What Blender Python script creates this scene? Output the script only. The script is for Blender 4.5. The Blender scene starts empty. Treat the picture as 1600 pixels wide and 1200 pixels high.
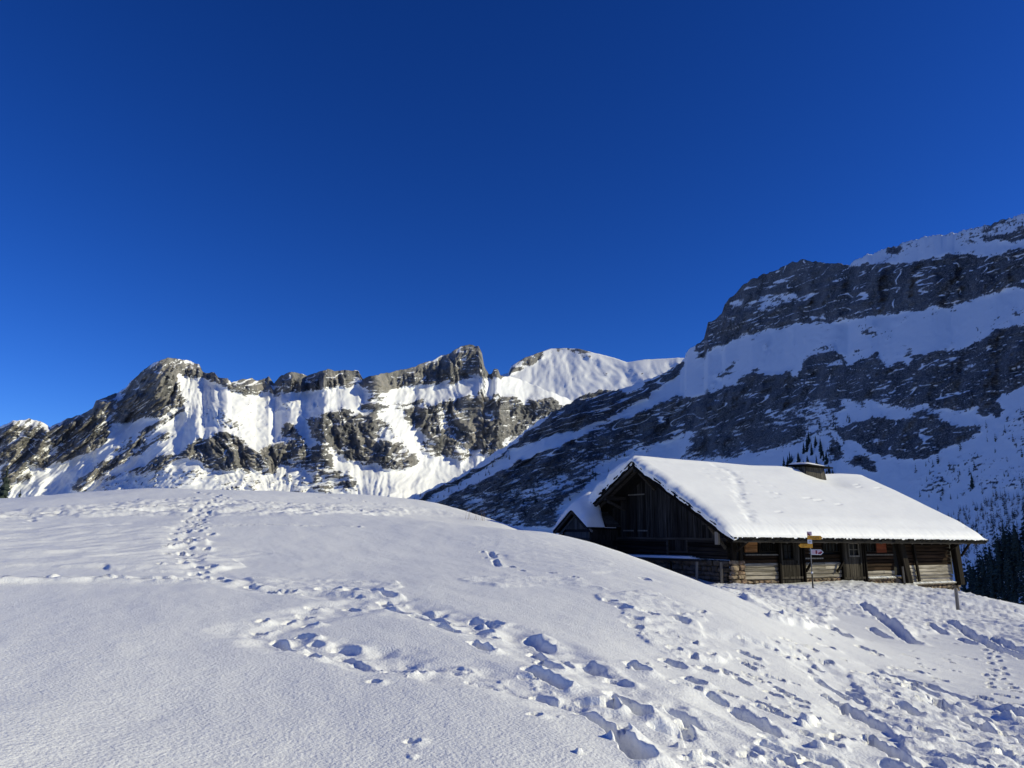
import bpy, math, random
import numpy as np
from mathutils import Matrix, Vector

SC = bpy.context.scene
COL = SC.collection
R = math.radians
random.seed(7)

# ------------------------------------------------------------------ camera, sky, sun, exposure
FPX, HOR, ROLL = 1160.0, 835.0, R(0.72)          # focal length in photo pixels, horizon row, camera roll
TH = math.atan((HOR - 600) / FPX)
cam = bpy.data.objects.new('camera', bpy.data.cameras.new('camera'))
COL.objects.link(cam)
cam.matrix_world = Matrix.Rotation(R(90) + TH, 4, 'X') @ Matrix.Rotation(ROLL, 4, 'Z')
cam.data.sensor_width = 36.0
cam.data.lens = FPX / 1600 * 36
cam.data.clip_start = 0.05
cam.data.clip_end = 20000
SC.camera = cam

SUN_AZ, SUN_EL = R(95), R(23.5)                   # azimuth clockwise from the view axis (+Y)
world = bpy.data.worlds.new('World')
SC.world = world
world.use_nodes = True
wn, wl = world.node_tree.nodes, world.node_tree.links
bg = wn['Background']
sky = wn.new('ShaderNodeTexSky')
sky.sky_type = 'NISHITA'
sky.sun_disc = False
sky.sun_elevation = SUN_EL
sky.sun_rotation = SUN_AZ
sky.altitude = 2600
sky.air_density = 1.0
sky.dust_density = 0.7
sky.ozone_density = 6.0
gam = wn.new('ShaderNodeGamma')
gam.inputs['Gamma'].default_value = 1.2
hsv = wn.new('ShaderNodeHueSaturation')
hsv.inputs['Hue'].default_value = 0.514
hsv.inputs['Saturation'].default_value = 1.175
wl.new(sky.outputs[0], hsv.inputs['Color'])
wl.new(hsv.outputs[0], gam.inputs['Color'])
wl.new(gam.outputs[0], bg.inputs['Color'])
bg.inputs['Strength'].default_value = 0.094

sun = bpy.data.objects.new('sun', bpy.data.lights.new('sun', 'SUN'))
COL.objects.link(sun)
sun.data.energy = 4.4
sun.data.angle = R(0.53)
sun.data.color = (1.0, 0.925, 0.61)
SD = Vector((math.sin(SUN_AZ) * math.cos(SUN_EL), math.cos(SUN_AZ) * math.cos(SUN_EL), math.sin(SUN_EL)))
sun.rotation_euler = SD.to_track_quat('Z', 'Y').to_euler()
SC.view_settings.view_transform = 'Standard'
SC.view_settings.look = 'None'
SC.view_settings.gamma = 1.0
SC.view_settings.exposure = 0.0
SC.view_settings.use_curve_mapping = False

# ------------------------------------------------------------------ helpers
def smooth(a, b, x):
    t = np.clip((x - a) / (b - a), 0, 1)
    return t * t * (3 - 2 * t)

def ray(u, v):
    """world direction of a photo position (survey helper: turns sightings into places)"""
    u = np.asarray(u, float); v = np.asarray(v, float)
    x = u - 800; y = v - 600
    c, s = math.cos(ROLL), math.sin(ROLL)
    x0 = x * c + y * s; y0 = -x * s + y * c
    return np.stack([x0 / FPX, math.cos(TH) + y0 / FPX * math.sin(TH), math.sin(TH) - y0 / FPX * math.cos(TH)], -1)

def azel(u, v):
    d = ray(u, v)
    h = np.hypot(d[..., 0], d[..., 1])
    return np.arctan2(d[..., 0], d[..., 1]), d[..., 2] / h        # azimuth, tan(elevation)

def P3(u, v, r):
    az, te = azel(u, v)
    return np.stack([r * np.sin(az), r * np.cos(az), r * te], -1)

def _hash(ix, iy, seed):
    h = (ix.astype(np.int64) * 374761393 + iy.astype(np.int64) * 668265263 + seed * 1442695041) & 0xFFFFFFFF
    h = ((h ^ (h >> 13)) * 1274126177) & 0xFFFFFFFF
    h = (h ^ (h >> 16)) & 0xFFFF
    return h.astype(np.float32) * (2 * math.pi / 65536)

def perlin(x, y, seed=0):
    x = np.asarray(x, np.float32); y = np.asarray(y, np.float32)
    ix = np.floor(x); iy = np.floor(y)
    fx = x - ix; fy = y - iy
    ix = ix.astype(np.int32); iy = iy.astype(np.int32)
    w = lambda t: t * t * t * (t * (t * 6 - 15) + 10)
    def g(dx, dy):
        a = _hash(ix + dx, iy + dy, seed)
        return np.cos(a) * (fx - dx) + np.sin(a) * (fy - dy)
    u, v = w(fx), w(fy)
    a = g(0, 0) * (1 - u) + g(1, 0) * u
    b = g(0, 1) * (1 - u) + g(1, 1) * u
    return (a * (1 - v) + b * v) * 1.45

def fbm(x, y, seed=0, octv=4, gain=0.5):
    s = 0; a = 1; n = 0
    for k in range(octv):
        s = s + a * perlin(x * 2 ** k + 17.3 * k, y * 2 ** k - 9.1 * k, seed + k); n += a; a *= gain
    return s / n

def ridged(x, y, seed=0, octv=4, gain=0.5):
    s = 0; a = 1; n = 0
    for k in range(octv):
        s = s + a * (1 - 2 * np.abs(perlin(x * 2 ** k + 7.7 * k, y * 2 ** k + 3.1 * k, seed + k))); n += a; a *= gain
    return s / n

def tag(o, label=None, cat=None, group=None, kind=None):
    if label: o['label'] = label
    if cat: o['category'] = cat
    if group: o['group'] = group
    if kind: o['kind'] = kind
    return o

def empty(name, loc=(0, 0, 0), rz=0.0, parent=None):
    o = bpy.data.objects.new(name, None)
    o.empty_display_size = 0.2
    o.location = loc; o.rotation_euler = (0, 0, rz)
    COL.objects.link(o)
    if parent: o.parent = parent
    return o

def mesh_obj(name, verts, faces, m, parent=None, smooth_sh=False, loc=None):
    me = bpy.data.meshes.new(name)
    me.from_pydata([tuple(map(float, v)) for v in verts], [], faces)
    me.update()
    if m: me.materials.append(m)
    if smooth_sh: me.polygons.foreach_set('use_smooth', [True] * len(me.polygons))
    o = bpy.data.objects.new(name, me)
    if loc: o.location = loc
    COL.objects.link(o)
    if parent: o.parent = parent
    return o

def grid_mesh(name, P, m, attrs=None, wrap=False, parent=None):
    """P: (rows, cols, 3) array -> smooth quad mesh, fast"""
    nr, nc = P.shape[:2]
    idx = np.arange(nr * nc).reshape(nr, nc)
    if wrap: idx = np.concatenate([idx, idx[:, :1]], 1)
    q = np.stack([idx[:-1, :-1], idx[:-1, 1:], idx[1:, 1:], idx[1:, :-1]], -1).reshape(-1, 4)
    me = bpy.data.meshes.new(name)
    me.vertices.add(nr * nc)
    me.vertices.foreach_set('co', P.reshape(-1).astype(np.float32))
    me.loops.add(q.size)
    me.loops.foreach_set('vertex_index', q.reshape(-1).astype(np.int32))
    me.polygons.add(len(q))
    me.polygons.foreach_set('loop_start', (np.arange(len(q)) * 4).astype(np.int32))
    me.polygons.foreach_set('use_smooth', np.ones(len(q), bool))
    for k, a in (attrs or {}).items():
        at = me.attributes.new(k, 'FLOAT', 'POINT')
        at.data.foreach_set('value', a.reshape(-1).astype(np.float32))
    me.update(calc_edges=True)
    me.validate()
    if m: me.materials.append(m)
    o = bpy.data.objects.new(name, me)
    COL.objects.link(o)
    if parent: o.parent = parent
    return o

class MB:
    """collects boxes, bars and prisms and links them as ONE mesh object"""
    def __init__(s): s.v = []; s.f = []
    def add(s, vs, fs):
        n = len(s.v); s.v += [tuple(map(float, p)) for p in vs]; s.f += [tuple(i + n for i in f) for f in fs]; return s
    def box(s, a, b, jit=0.0):
        (x0, y0, z0), (x1, y1, z1) = a, b
        vs = [(x0, y0, z0), (x1, y0, z0), (x1, y1, z0), (x0, y1, z0), (x0, y0, z1), (x1, y0, z1), (x1, y1, z1), (x0, y1, z1)]
        if jit: vs = [tuple(c + random.uniform(-jit, jit) for c in p) for p in vs]
        return s.add(vs, [(3, 2, 1, 0), (4, 5, 6, 7), (0, 1, 5, 4), (1, 2, 6, 5), (2, 3, 7, 6), (3, 0, 4, 7)])
    def bar(s, a, b, w, h, up=(0, 0, 1), w2=None, h2=None, seg=1, ch=0.0):
        """beam from a to b, w across, h along up; ch chamfers its long edges"""
        a = Vector(a); b = Vector(b); d = (b - a).normalized(); u = Vector(up)
        x = d.cross(u)
        if x.length < 1e-4: x = d.cross(Vector((0, 1, 0)))
        x.normalize(); u = x.cross(d).normalized()
        w2 = w if w2 is None else w2; h2 = h if h2 is None else h2
        def ring(p, w, h):
            if ch:
                c = ch
                pr = [(-w/2+c, -h/2), (w/2-c, -h/2), (w/2, -h/2+c), (w/2, h/2-c), (w/2-c, h/2), (-w/2+c, h/2), (-w/2, h/2-c), (-w/2, -h/2+c)]
            else: pr = [(-w/2, -h/2), (w/2, -h/2), (w/2, h/2), (-w/2, h/2)]
            return [p + x * i + u * j for i, j in pr]
        A, B = ring(a, w, h), ring(b, w2, h2); n = len(A)
        return s.add(A + B, [tuple(range(n)), tuple(range(2 * n - 1, n - 1, -1))] + [(i, i + n, (i + 1) % n + n, (i + 1) % n) for i in range(n)])
    def cyl(s, a, b, r, r2=None, n=8):
        a = Vector(a); b = Vector(b); d = (b - a).normalized()
        x = d.orthogonal().normalized(); y = d.cross(x); r2 = r if r2 is None else r2
        A = [a + (x * math.cos(t) + y * math.sin(t)) * r for t in [2 * math.pi * i / n for i in range(n)]]
        B = [b + (x * math.cos(t) + y * math.sin(t)) * r2 for t in [2 * math.pi * i / n for i in range(n)]]
        return s.add(A + B, [tuple(range(n - 1, -1, -1)), tuple(range(n, 2 * n))] + [(i, (i + 1) % n, (i + 1) % n + n, i + n) for i in range(n)])
    def prism(s, poly, off):
        """polygon (3-D points) swept by off"""
        n = len(poly); A = [Vector(p) for p in poly]; B = [p + Vector(off) for p in A]
        return s.add(A + B, [tuple(range(n - 1, -1, -1)), tuple(range(n, 2 * n))] + [(i, (i + 1) % n, (i + 1) % n + n, i + n) for i in range(n)])
    def build(s, name, m, parent=None, sm=False): return mesh_obj(name, s.v, s.f, m, parent, sm)

# ------------------------------------------------------------------ materials
def new_mat(name):
    m = bpy.data.materials.new(name); m.use_nodes = True
    return m, m.node_tree.nodes, m.node_tree.links, m.node_tree.nodes['Principled BSDF']

def ramp(n, stops):
    r = n.new('ShaderNodeValToRGB'); e = r.color_ramp.elements
    while len(e) < len(stops): e.new(0.5)
    for k, (p, c) in enumerate(stops): e[k].position = p; e[k].color = (*c, 1)
    return r

def snow_mat(name, bump=1.1, col=(0.83, 0.845, 0.87), s1=44.0, s2=9.0, d1=0.017, d2=0.02):
    m, n, l, b = new_mat(name)
    b.inputs['Roughness'].default_value = 0.5
    b.inputs['Specular IOR Level'].default_value = 0.25
    tc = n.new('ShaderNodeTexCoord')
    a = n.new('ShaderNodeTexNoise'); a.inputs['Scale'].default_value = s1; a.inputs['Detail'].default_value = 3
    c = n.new('ShaderNodeTexNoise'); c.inputs['Scale'].default_value = s2; c.inputs['Detail'].default_value = 3
    for x in (a, c): l.new(tc.outputs['Object'], x.inputs['Vector'])
    r = ramp(n, [(0.3, tuple(k * 0.96 for k in col)), (0.7, col)])
    l.new(c.outputs['Fac'], r.inputs[0]); l.new(r.outputs[0], b.inputs['Base Color'])
    b1 = n.new('ShaderNodeBump'); b1.inputs['Strength'].default_value = 0.55 * bump; b1.inputs['Distance'].default_value = d1
    b2 = n.new('ShaderNodeBump'); b2.inputs['Strength'].default_value = 0.5 * bump; b2.inputs['Distance'].default_value = d2
    l.new(a.outputs['Fac'], b1.inputs['Height']); l.new(c.outputs['Fac'], b2.inputs['Height'])
    l.new(b1.outputs[0], b2.inputs['Normal']); l.new(b2.outputs[0], b.inputs['Normal'])
    return m

def rock_snow_mat(name, rock_a, rock_b, rock_c, sc, nz=1.3, zs=0.35, ns2=0.11, band=(0.42, 0.58), dust=0.0):
    m, n, l, b = new_mat(name)
    b.inputs['Roughness'].default_value = 0.75
    b.inputs['Specular IOR Level'].default_value = 0.15
    tc = n.new('ShaderNodeTexCoord')
    at = n.new('ShaderNodeAttribute'); at.attribute_name = 'rock'
    # colours of the stone: grey with tan stains, streaked downwards
    mp = n.new('ShaderNodeMapping'); mp.inputs['Scale'].default_value = (1, 1, zs)
    l.new(tc.outputs['Object'], mp.inputs['Vector'])
    n1 = n.new('ShaderNodeTexNoise'); n1.inputs['Scale'].default_value = 0.02 * sc; n1.inputs['Detail'].default_value = 8
    n1.inputs['Roughness'].default_value = 0.65
    l.new(mp.outputs[0], n1.inputs['Vector'])
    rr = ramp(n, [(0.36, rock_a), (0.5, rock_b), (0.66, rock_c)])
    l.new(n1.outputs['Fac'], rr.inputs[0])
    n2 = n.new('ShaderNodeTexNoise'); n2.inputs['Scale'].default_value = ns2; n2.inputs['Detail'].default_value = 7
    n2.inputs['Roughness'].default_value = 0.7
    l.new(tc.outputs['Object'], n2.inputs['Vector'])
    # fine break-up of the snow line
    ad = n.new('ShaderNodeMath'); ad.operation = 'MULTIPLY_ADD'
    ad.inputs[1].default_value = nz; l.new(n2.outputs['Fac'], ad.inputs[0])
    sb = n.new('ShaderNodeMath'); sb.operation = 'SUBTRACT'; sb.inputs[1].default_value = nz / 2
    l.new(at.outputs['Fac'], sb.inputs[0]); l.new(sb.outputs[0], ad.inputs[2])
    mr = n.new('ShaderNodeMapRange'); mr.interpolation_type = 'SMOOTHSTEP'
    mr.inputs['From Min'].default_value = band[0]; mr.inputs['From Max'].default_value = band[1]; mr.inputs['To Max'].default_value = 1.0
    l.new(ad.outputs[0], mr.inputs['Value'])
    mx = n.new('ShaderNodeMix'); mx.data_type = 'RGBA'
    mx.inputs['A'].default_value = (0.83, 0.845, 0.87, 1)
    n3 = n.new('ShaderNodeTexNoise'); n3.inputs['Scale'].default_value = ns2 * 1.7; n3.inputs['Detail'].default_value = 5; n3.inputs['Roughness'].default_value = 0.7
    mp3 = n.new('ShaderNodeMapping'); mp3.inputs['Scale'].default_value = (0.6, 0.6, 1.8)
    l.new(tc.outputs['Object'], mp3.inputs['Vector']); l.new(mp3.outputs[0], n3.inputs['Vector'])
    dm = n.new('ShaderNodeMapRange'); dm.inputs['From Min'].default_value = 0.47; dm.inputs['From Max'].default_value = 0.72; dm.inputs['To Max'].default_value = dust
    l.new(n3.outputs['Fac'], dm.inputs['Value'])
    dx = n.new('ShaderNodeMix'); dx.data_type = 'RGBA'; dx.inputs['B'].default_value = (0.78, 0.79, 0.81, 1)
    l.new(dm.outputs[0], dx.inputs['Factor']); l.new(rr.outputs[0], dx.inputs['A'])
    l.new(dx.outputs['Result'], mx.inputs['B']); l.new(mr.outputs[0], mx.inputs['Factor'])
    l.new(mx.outputs['Result'], b.inputs['Base Color'])
    bm = n.new('ShaderNodeBump'); bm.inputs['Distance'].default_value = 9.0 / sc
    ml = n.new('ShaderNodeMath'); ml.operation = 'MULTIPLY_ADD'; ml.inputs[1].default_value = 0.75; ml.inputs[2].default_value = 0.12
    l.new(mr.outputs[0], ml.inputs[0]); l.new(ml.outputs[0], bm.inputs['Strength'])
    l.new(n2.outputs['Fac'], bm.inputs['Height']); l.new(bm.outputs[0], b.inputs['Normal'])
    return m

def wood_mat(name, ca, cb, axis='x', rough=0.8, vary=0.5, sc=1.0):
    """weathered boards: long grain along the axis, each board its own tone"""
    m, n, l, b = new_mat(name)
    b.inputs['Roughness'].default_value = rough
    b.inputs['Specular IOR Level'].default_value = 0.04
    tc = n.new('ShaderNodeTexCoord'); mp = n.new('ShaderNodeMapping')
    k = {'x': (0.35, 6, 6), 'y': (6, 0.35, 6), 'z': (6, 6, 0.35)}[axis]
    mp.inputs['Scale'].default_value = tuple(c * sc for c in k)
    oi = n.new('ShaderNodeObjectInfo')
    l.new(tc.outputs['Object'], mp.inputs['Vector']); l.new(oi.outputs['Random'], mp.inputs['Location'])
    ns = n.new('ShaderNodeTexNoise'); ns.inputs['Scale'].default_value = 2.2; ns.inputs['Detail'].default_value = 6
    ns.inputs['Roughness'].default_value = 0.65
    l.new(mp.outputs[0], ns.inputs['Vector'])
    rp = ramp(n, [(0.32, ca), (0.68, cb)])
    l.new(ns.outputs['Fac'], rp.inputs[0])
    hv = n.new('ShaderNodeHueSaturation')
    v = n.new('ShaderNodeMapRange'); v.inputs['To Min'].default_value = 1 - vary; v.inputs['To Max'].default_value = 1 + vary * 0.6
    l.new(oi.outputs['Random'], v.inputs['Value']); l.new(v.outputs[0], hv.inputs['Value'])
    l.new(rp.outputs[0], hv.inputs['Color']); l.new(hv.outputs[0], b.inputs['Base Color'])
    bm = n.new('ShaderNodeBump'); bm.inputs['Strength'].default_value = 0.5; bm.inputs['Distance'].default_value = 0.02
    l.new(ns.outputs['Fac'], bm.inputs['Height']); l.new(bm.outputs[0], b.inputs['Normal'])
    return m

def plain_mat(name, c, rough=0.6, metal=0.0, var=0.15, sc=8.0):
    m, n, l, b = new_mat(name)
    b.inputs['Roughness'].default_value = rough; b.inputs['Metallic'].default_value = metal
    tc = n.new('ShaderNodeTexCoord'); ns = n.new('ShaderNodeTexNoise')
    ns.inputs['Scale'].default_value = sc; ns.inputs['Detail'].default_value = 4
    l.new(tc.outputs['Object'], ns.inputs['Vector'])
    r = ramp(n, [(0.35, tuple(k * (1 - var) for k in c)), (0.65, tuple(min(1, k * (1 + var)) for k in c))])
    l.new(ns.outputs['Fac'], r.inputs[0]); l.new(r.outputs[0], b.inputs['Base Color'])
    return m

M_SNOW = snow_mat('trodden_snow')
M_ROOFSNOW = snow_mat('roof_snow', bump=0.5, s1=20, s2=3.5)
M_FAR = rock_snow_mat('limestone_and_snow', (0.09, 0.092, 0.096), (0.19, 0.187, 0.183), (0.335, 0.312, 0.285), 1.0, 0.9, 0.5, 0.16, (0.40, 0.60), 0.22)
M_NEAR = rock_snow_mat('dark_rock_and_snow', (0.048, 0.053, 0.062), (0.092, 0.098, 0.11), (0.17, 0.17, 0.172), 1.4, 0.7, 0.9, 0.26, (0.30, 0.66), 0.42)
M_LOG = wood_mat('dark_log', (0.006, 0.0042, 0.003), (0.042, 0.025, 0.016), 'x')  # weathered brown, darkened further to deepen the shade under the eave
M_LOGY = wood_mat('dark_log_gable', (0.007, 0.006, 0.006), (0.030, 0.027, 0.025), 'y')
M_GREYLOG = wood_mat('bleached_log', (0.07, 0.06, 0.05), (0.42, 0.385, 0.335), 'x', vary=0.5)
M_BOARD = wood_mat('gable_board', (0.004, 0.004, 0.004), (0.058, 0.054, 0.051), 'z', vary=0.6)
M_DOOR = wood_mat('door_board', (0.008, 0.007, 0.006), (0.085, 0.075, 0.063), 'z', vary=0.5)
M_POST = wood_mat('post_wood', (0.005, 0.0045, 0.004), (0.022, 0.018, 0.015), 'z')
M_GREYPOST = wood_mat('grey_post_wood', (0.11, 0.10, 0.09), (0.28, 0.26, 0.23), 'z')
M_BEAM = wood_mat('roof_beam', (0.018, 0.016, 0.014), (0.075, 0.068, 0.06), 'y', vary=0.3)
M_EAVE = wood_mat('eave_board', (0.012, 0.011, 0.01), (0.06, 0.054, 0.048), 'x', vary=0.3)
M_ORANGE = wood_mat('orange_plank', (0.10, 0.045, 0.018), (0.32, 0.16, 0.07), 'x', vary=0.3)
M_RED = wood_mat('red_brown_plank', (0.13, 0.035, 0.018), (0.26, 0.075, 0.04), 'x', vary=0.3)
M_HOLE = plain_mat('dark_opening', (0.006, 0.006, 0.007), 0.9)
M_GLASS = plain_mat('old_glass', (0.010, 0.011, 0.013), 0.55); M_GLASS.node_tree.nodes['Principled BSDF'].inputs['Specular IOR Level'].default_value = 0.12
M_STONE = plain_mat('rubble_stone', (0.19, 0.145, 0.10), 0.9, var=0.6, sc=5)
M_STONE2 = plain_mat('reddish_stone', (0.18, 0.12, 0.08), 0.9, var=0.6, sc=5)
M_SHADESTONE = plain_mat('shaded_rubble_stone', (0.085, 0.068, 0.05), 0.9, var=0.6, sc=4)  # same rubble stone, with the shade of the gable side put into its colour
M_MORTAR = plain_mat('mortar', (0.11, 0.095, 0.075), 0.95, var=0.4, sc=4)
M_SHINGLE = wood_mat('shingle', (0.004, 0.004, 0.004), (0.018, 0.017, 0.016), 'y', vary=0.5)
M_ANNEX = wood_mat('annex_board', (0.045, 0.042, 0.04), (0.12, 0.115, 0.105), 'z', vary=0.35)
M_CHIM = wood_mat('chimney_board', (0.02, 0.019, 0.018), (0.14, 0.13, 0.115), 'z', vary=0.4)
M_POLE = plain_mat('galvanised_pole', (0.13, 0.13, 0.14), 0.5, 0.4)
M_BLACK = plain_mat('black_sleeve', (0.012, 0.012, 0.014), 0.6)
M_YEL = plain_mat('yellow_sign', (0.72, 0.33, 0.012), 0.5, var=0.06)
M_WHITE = plain_mat('white_plate', (0.72, 0.72, 0.72), 0.5, var=0.05)
M_PINK = plain_mat('pink_sign', (0.62, 0.43, 0.47), 0.5, var=0.08)
M_CRIM = plain_mat('crimson_print', (0.22, 0.012, 0.035), 0.5, var=0.1)
M_PRINT = plain_mat('sign_print', (0.02, 0.018, 0.012), 0.6)
M_NEEDLE = plain_mat('spruce_needles', (0.030, 0.046, 0.036), 0.9, var=0.5, sc=1.5)
M_NEEDLE2 = plain_mat('larch_twigs', (0.050, 0.045, 0.036), 0.9, var=0.4, sc=1.5)
M_BARK = plain_mat('bark', (0.05, 0.038, 0.028), 0.95, var=0.4)
M_STRAW = plain_mat('dry_straw', (0.30, 0.22, 0.11), 0.9)

# ------------------------------------------------------------------ the hut's frame of reference (needed by the ground)
PHI = R(31.6)
HR = np.array([math.cos(PHI), math.sin(PHI)])        # along the ridge
HY = np.array([-math.sin(PHI), math.cos(PHI)])       # into the depth of the hut
W0 = np.array([9.77, 33.80])                         # near corner of the walls
def hut_xy(x, y):
    d0, d1 = x - W0[0], y - W0[1]
    return d0 * HR[0] + d1 * HR[1], d0 * HY[0] + d1 * HY[1]
def hut_world(a, b, z):
    p = W0 + HR * a + HY * b
    return (p[0], p[1], z)

# ------------------------------------------------------------------ ground: one sheet from underfoot to the valley
CTRL = [(0, 1200, 4.5), (400, 1200, 4.4), (800, 1200, 4.4), (1100, 1200, 5.0), (1300, 1200, 6.0), (1600, 1200, 8.0),
        (0, 1100, 5.8), (400, 1100, 5.7), (800, 1100, 5.7), (1050, 1100, 6.4), (1300, 1100, 9.0), (1450, 1100, 11.5), (1600, 1100, 12.5),
        (0, 1000, 8.2), (300, 1000, 8.0), (600, 1000, 8.0), (850, 1000, 8.4), (1080, 1000, 10.2), (1300, 1020, 14.0), (1420, 1010, 19.0), (1550, 1060, 16.5),
        (0, 910, 13.0), (300, 910, 12.8), (600, 910, 12.8), (850, 910, 13.8), (1000, 905, 16.0), (1100, 945, 13.8), (1180, 985, 12.4),
        (0, 850, 20), (300, 850, 20), (600, 855, 20), (800, 862, 19.5), (900, 866, 19.5),
        (0, 805, 29), (250, 800, 29), (500, 806, 28), (620, 812, 27.5), (700, 819, 27), (800, 829, 26), (870, 836, 25), (930, 852, 23), (1000, 877, 20.8), (1050, 895, 19.3), (1100, 911, 18), (1150, 937, 16),
        (1210, 972, 14.6),
        (0, 780, 42), (120, 770, 44), (250, 766, 45), (400, 774, 46), (500, 779, 47), (600, 782, 47), (700, 791, 45), (750, 805, 43), (790, 820, 41),
        (-400, 790, 42), (-400, 900, 14), (-400, 1200, 4.5), (2000, 1200, 11), (2000, 1050, 18), (2000, 960, 33),
        (1270, 921, 31.5), (1200, 935, 29), (1180, 922, 31), (1350, 940, 31), (1496, 954, 35), (1420, 975, 26), (1300, 965, 25), (1240, 975, 21), (1600, 1000, 25.5), (1600, 950, 37), (1700, 985, 36)]
pts = [tuple(P3(u, v, r)) for u, v, r in CTRL]
for a, b, z in [(0.4, -0.4, -2.06), (3.7, -0.3, -2.06), (6.6, -0.3, -2.03), (8.5, -0.3, -2.2), (11, -0.3, -2.3), (13, -0.3, -2.4), (15.4, -0.3, -2.6), (18.5, -0.3, -2.98),
                (20.5, 0, -3.7), (18.6, 5, -3.4), (9, 5, -2.4), (-0.4, 1.0, -2.0), (-0.4, 3.2, -1.7), (-0.5, 5.8, -1.35), (-0.6, 8, -1.1), (-2.5, 9, -0.75), (-2.5, 5, -1.3), (-3, 2, -1.9),
                (0, 12, -1.5), (10, 13, -3.2), (19, 12, -4.5), (26, 4, -6.0), (24, -3, -4.6)]:
    pts.append(hut_world(a, b, z))
az35 = [(-0.65, 60, -1.0), (-0.4, 62, -1.0), (-0.1, 62, -1.5), (0.1, 60, -2.5), (0.3, 62, -5), (0.5, 58, -8.5), (0.7, 55, -9.5), (0.0, 37, 0.45), (-0.09, 37, 0.75)]
pts += [(r * math.sin(a), r * math.cos(a), z) for a, r, z in az35]
pts += [(0, 0, -1.62), (0, 2.2, -1.5), (-3, 0, -1.5), (3.5, 0, -2.0), (0, -8, -2.0), (-15, -10, -1.5), (15, -8, -3.2), (0, -40, -4), (-40, -10, 0), (40, -10, -7), (-50, 30, 1.5), (45, 25, -8)]
pts = np.array(pts)
# thin-plate spline, a little relaxed
def _U(r2): return 0.5 * r2 * np.log(r2 + 1e-9)
n_ = len(pts)
A = np.zeros((n_ + 3, n_ + 3))
D2 = ((pts[:, None, :2] - pts[None, :, :2]) ** 2).sum(-1)
A[:n_, :n_] = _U(D2) + np.eye(n_) * 0.4
A[:n_, n_] = 1; A[:n_, n_ + 1:] = pts[:, :2]; A[n_, :n_] = 1; A[n_ + 1:, :n_] = pts[:, :2].T
W_ = np.linalg.solve(A, np.concatenate([pts[:, 2], np.zeros(3)]))
def tps(x, y):
    x = np.asarray(x, float); s = W_[n_] + W_[n_ + 1] * x + W_[n_ + 2] * y
    for k in range(n_):
        s = s + W_[k] * _U((x - pts[k, 0]) ** 2 + (y - pts[k, 1]) ** 2)
    return s
def base_z(x, y):
    x = np.asarray(x, float); y = np.asarray(y, float)
    r = np.hypot(x, y)
    rc = np.maximum(r, 1e-6); k = np.minimum(1, 62 / rc)
    near = tps(x * k, y * k)
    far = -120 * (1 - np.exp(-np.maximum(r - 52, 0) / 190)) - 0.012 * np.maximum(r - 52, 0)
    return near * (1 - smooth(60, 300, r)) + far

def on_ground(u, v, r0=3.0, r1=58.0):
    """where the line of sight through a photo position first meets the bare snow"""
    az, te = azel(u, v)
    rr = np.geomspace(r0, r1, 240)
    z = base_z(rr * math.sin(az), rr * math.cos(az)) - rr * te
    k = np.argmax(z > 0)
    if z[k] <= 0: k = len(rr) - 1
    r = rr[k] if k == 0 else rr[k - 1] + (rr[k] - rr[k - 1]) * (-z[k - 1]) / (z[k] - z[k - 1])
    return np.array([r * math.sin(az), r * math.cos(az)])

NA, AZW = 1000, R(41)
az_f = np.linspace(-AZW, AZW, NA)
az_c = np.linspace(AZW, 2 * math.pi - AZW, 70)[1:-1]
AZ = np.concatenate([az_f, az_c])
r_near = np.linspace(0.2, 3.85, 16)
q = np.linspace(3.95 ** -0.35, 56.0 ** -0.35, 660)
r_mid = q ** (-1 / 0.35)
r_far = np.geomspace(57, 9000, 40)
RR = np.concatenate([r_near, r_mid, r_far])
GX = RR[:, None] * np.sin(AZ)[None]; GY = RR[:, None] * np.cos(AZ)[None]
# spline on a coarser lattice, then interpolated
def interp_grid(fn):
    ri = np.unique(np.r_[0:len(RR):4, len(RR) - 1]); ai = np.unique(np.r_[0:NA:6, NA - 1, np.arange(NA, len(AZ))])
    c = fn(RR[ri][:, None] * np.sin(AZ[ai])[None], RR[ri][:, None] * np.cos(AZ[ai])[None])
    c = np.stack([np.interp(np.arange(len(AZ)), ai, row) for row in c])
    return np.stack([np.interp(np.arange(len(RR)), ri, c[:, j]) for j in range(c.shape[1])], 1)
GZ = interp_grid(base_z)
nearw = 1 - smooth(50, 70, RR)[:, None]
# wind-shaped swell
GZ += nearw * (0.10 * fbm(GX / 5.5, GY / 7.5, 3, 3) + 0.022 * fbm(GX / 0.9 + GY / 3, GY / 1.6, 9, 3)) * smooth(1.5, 5, RR)[:, None]

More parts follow.
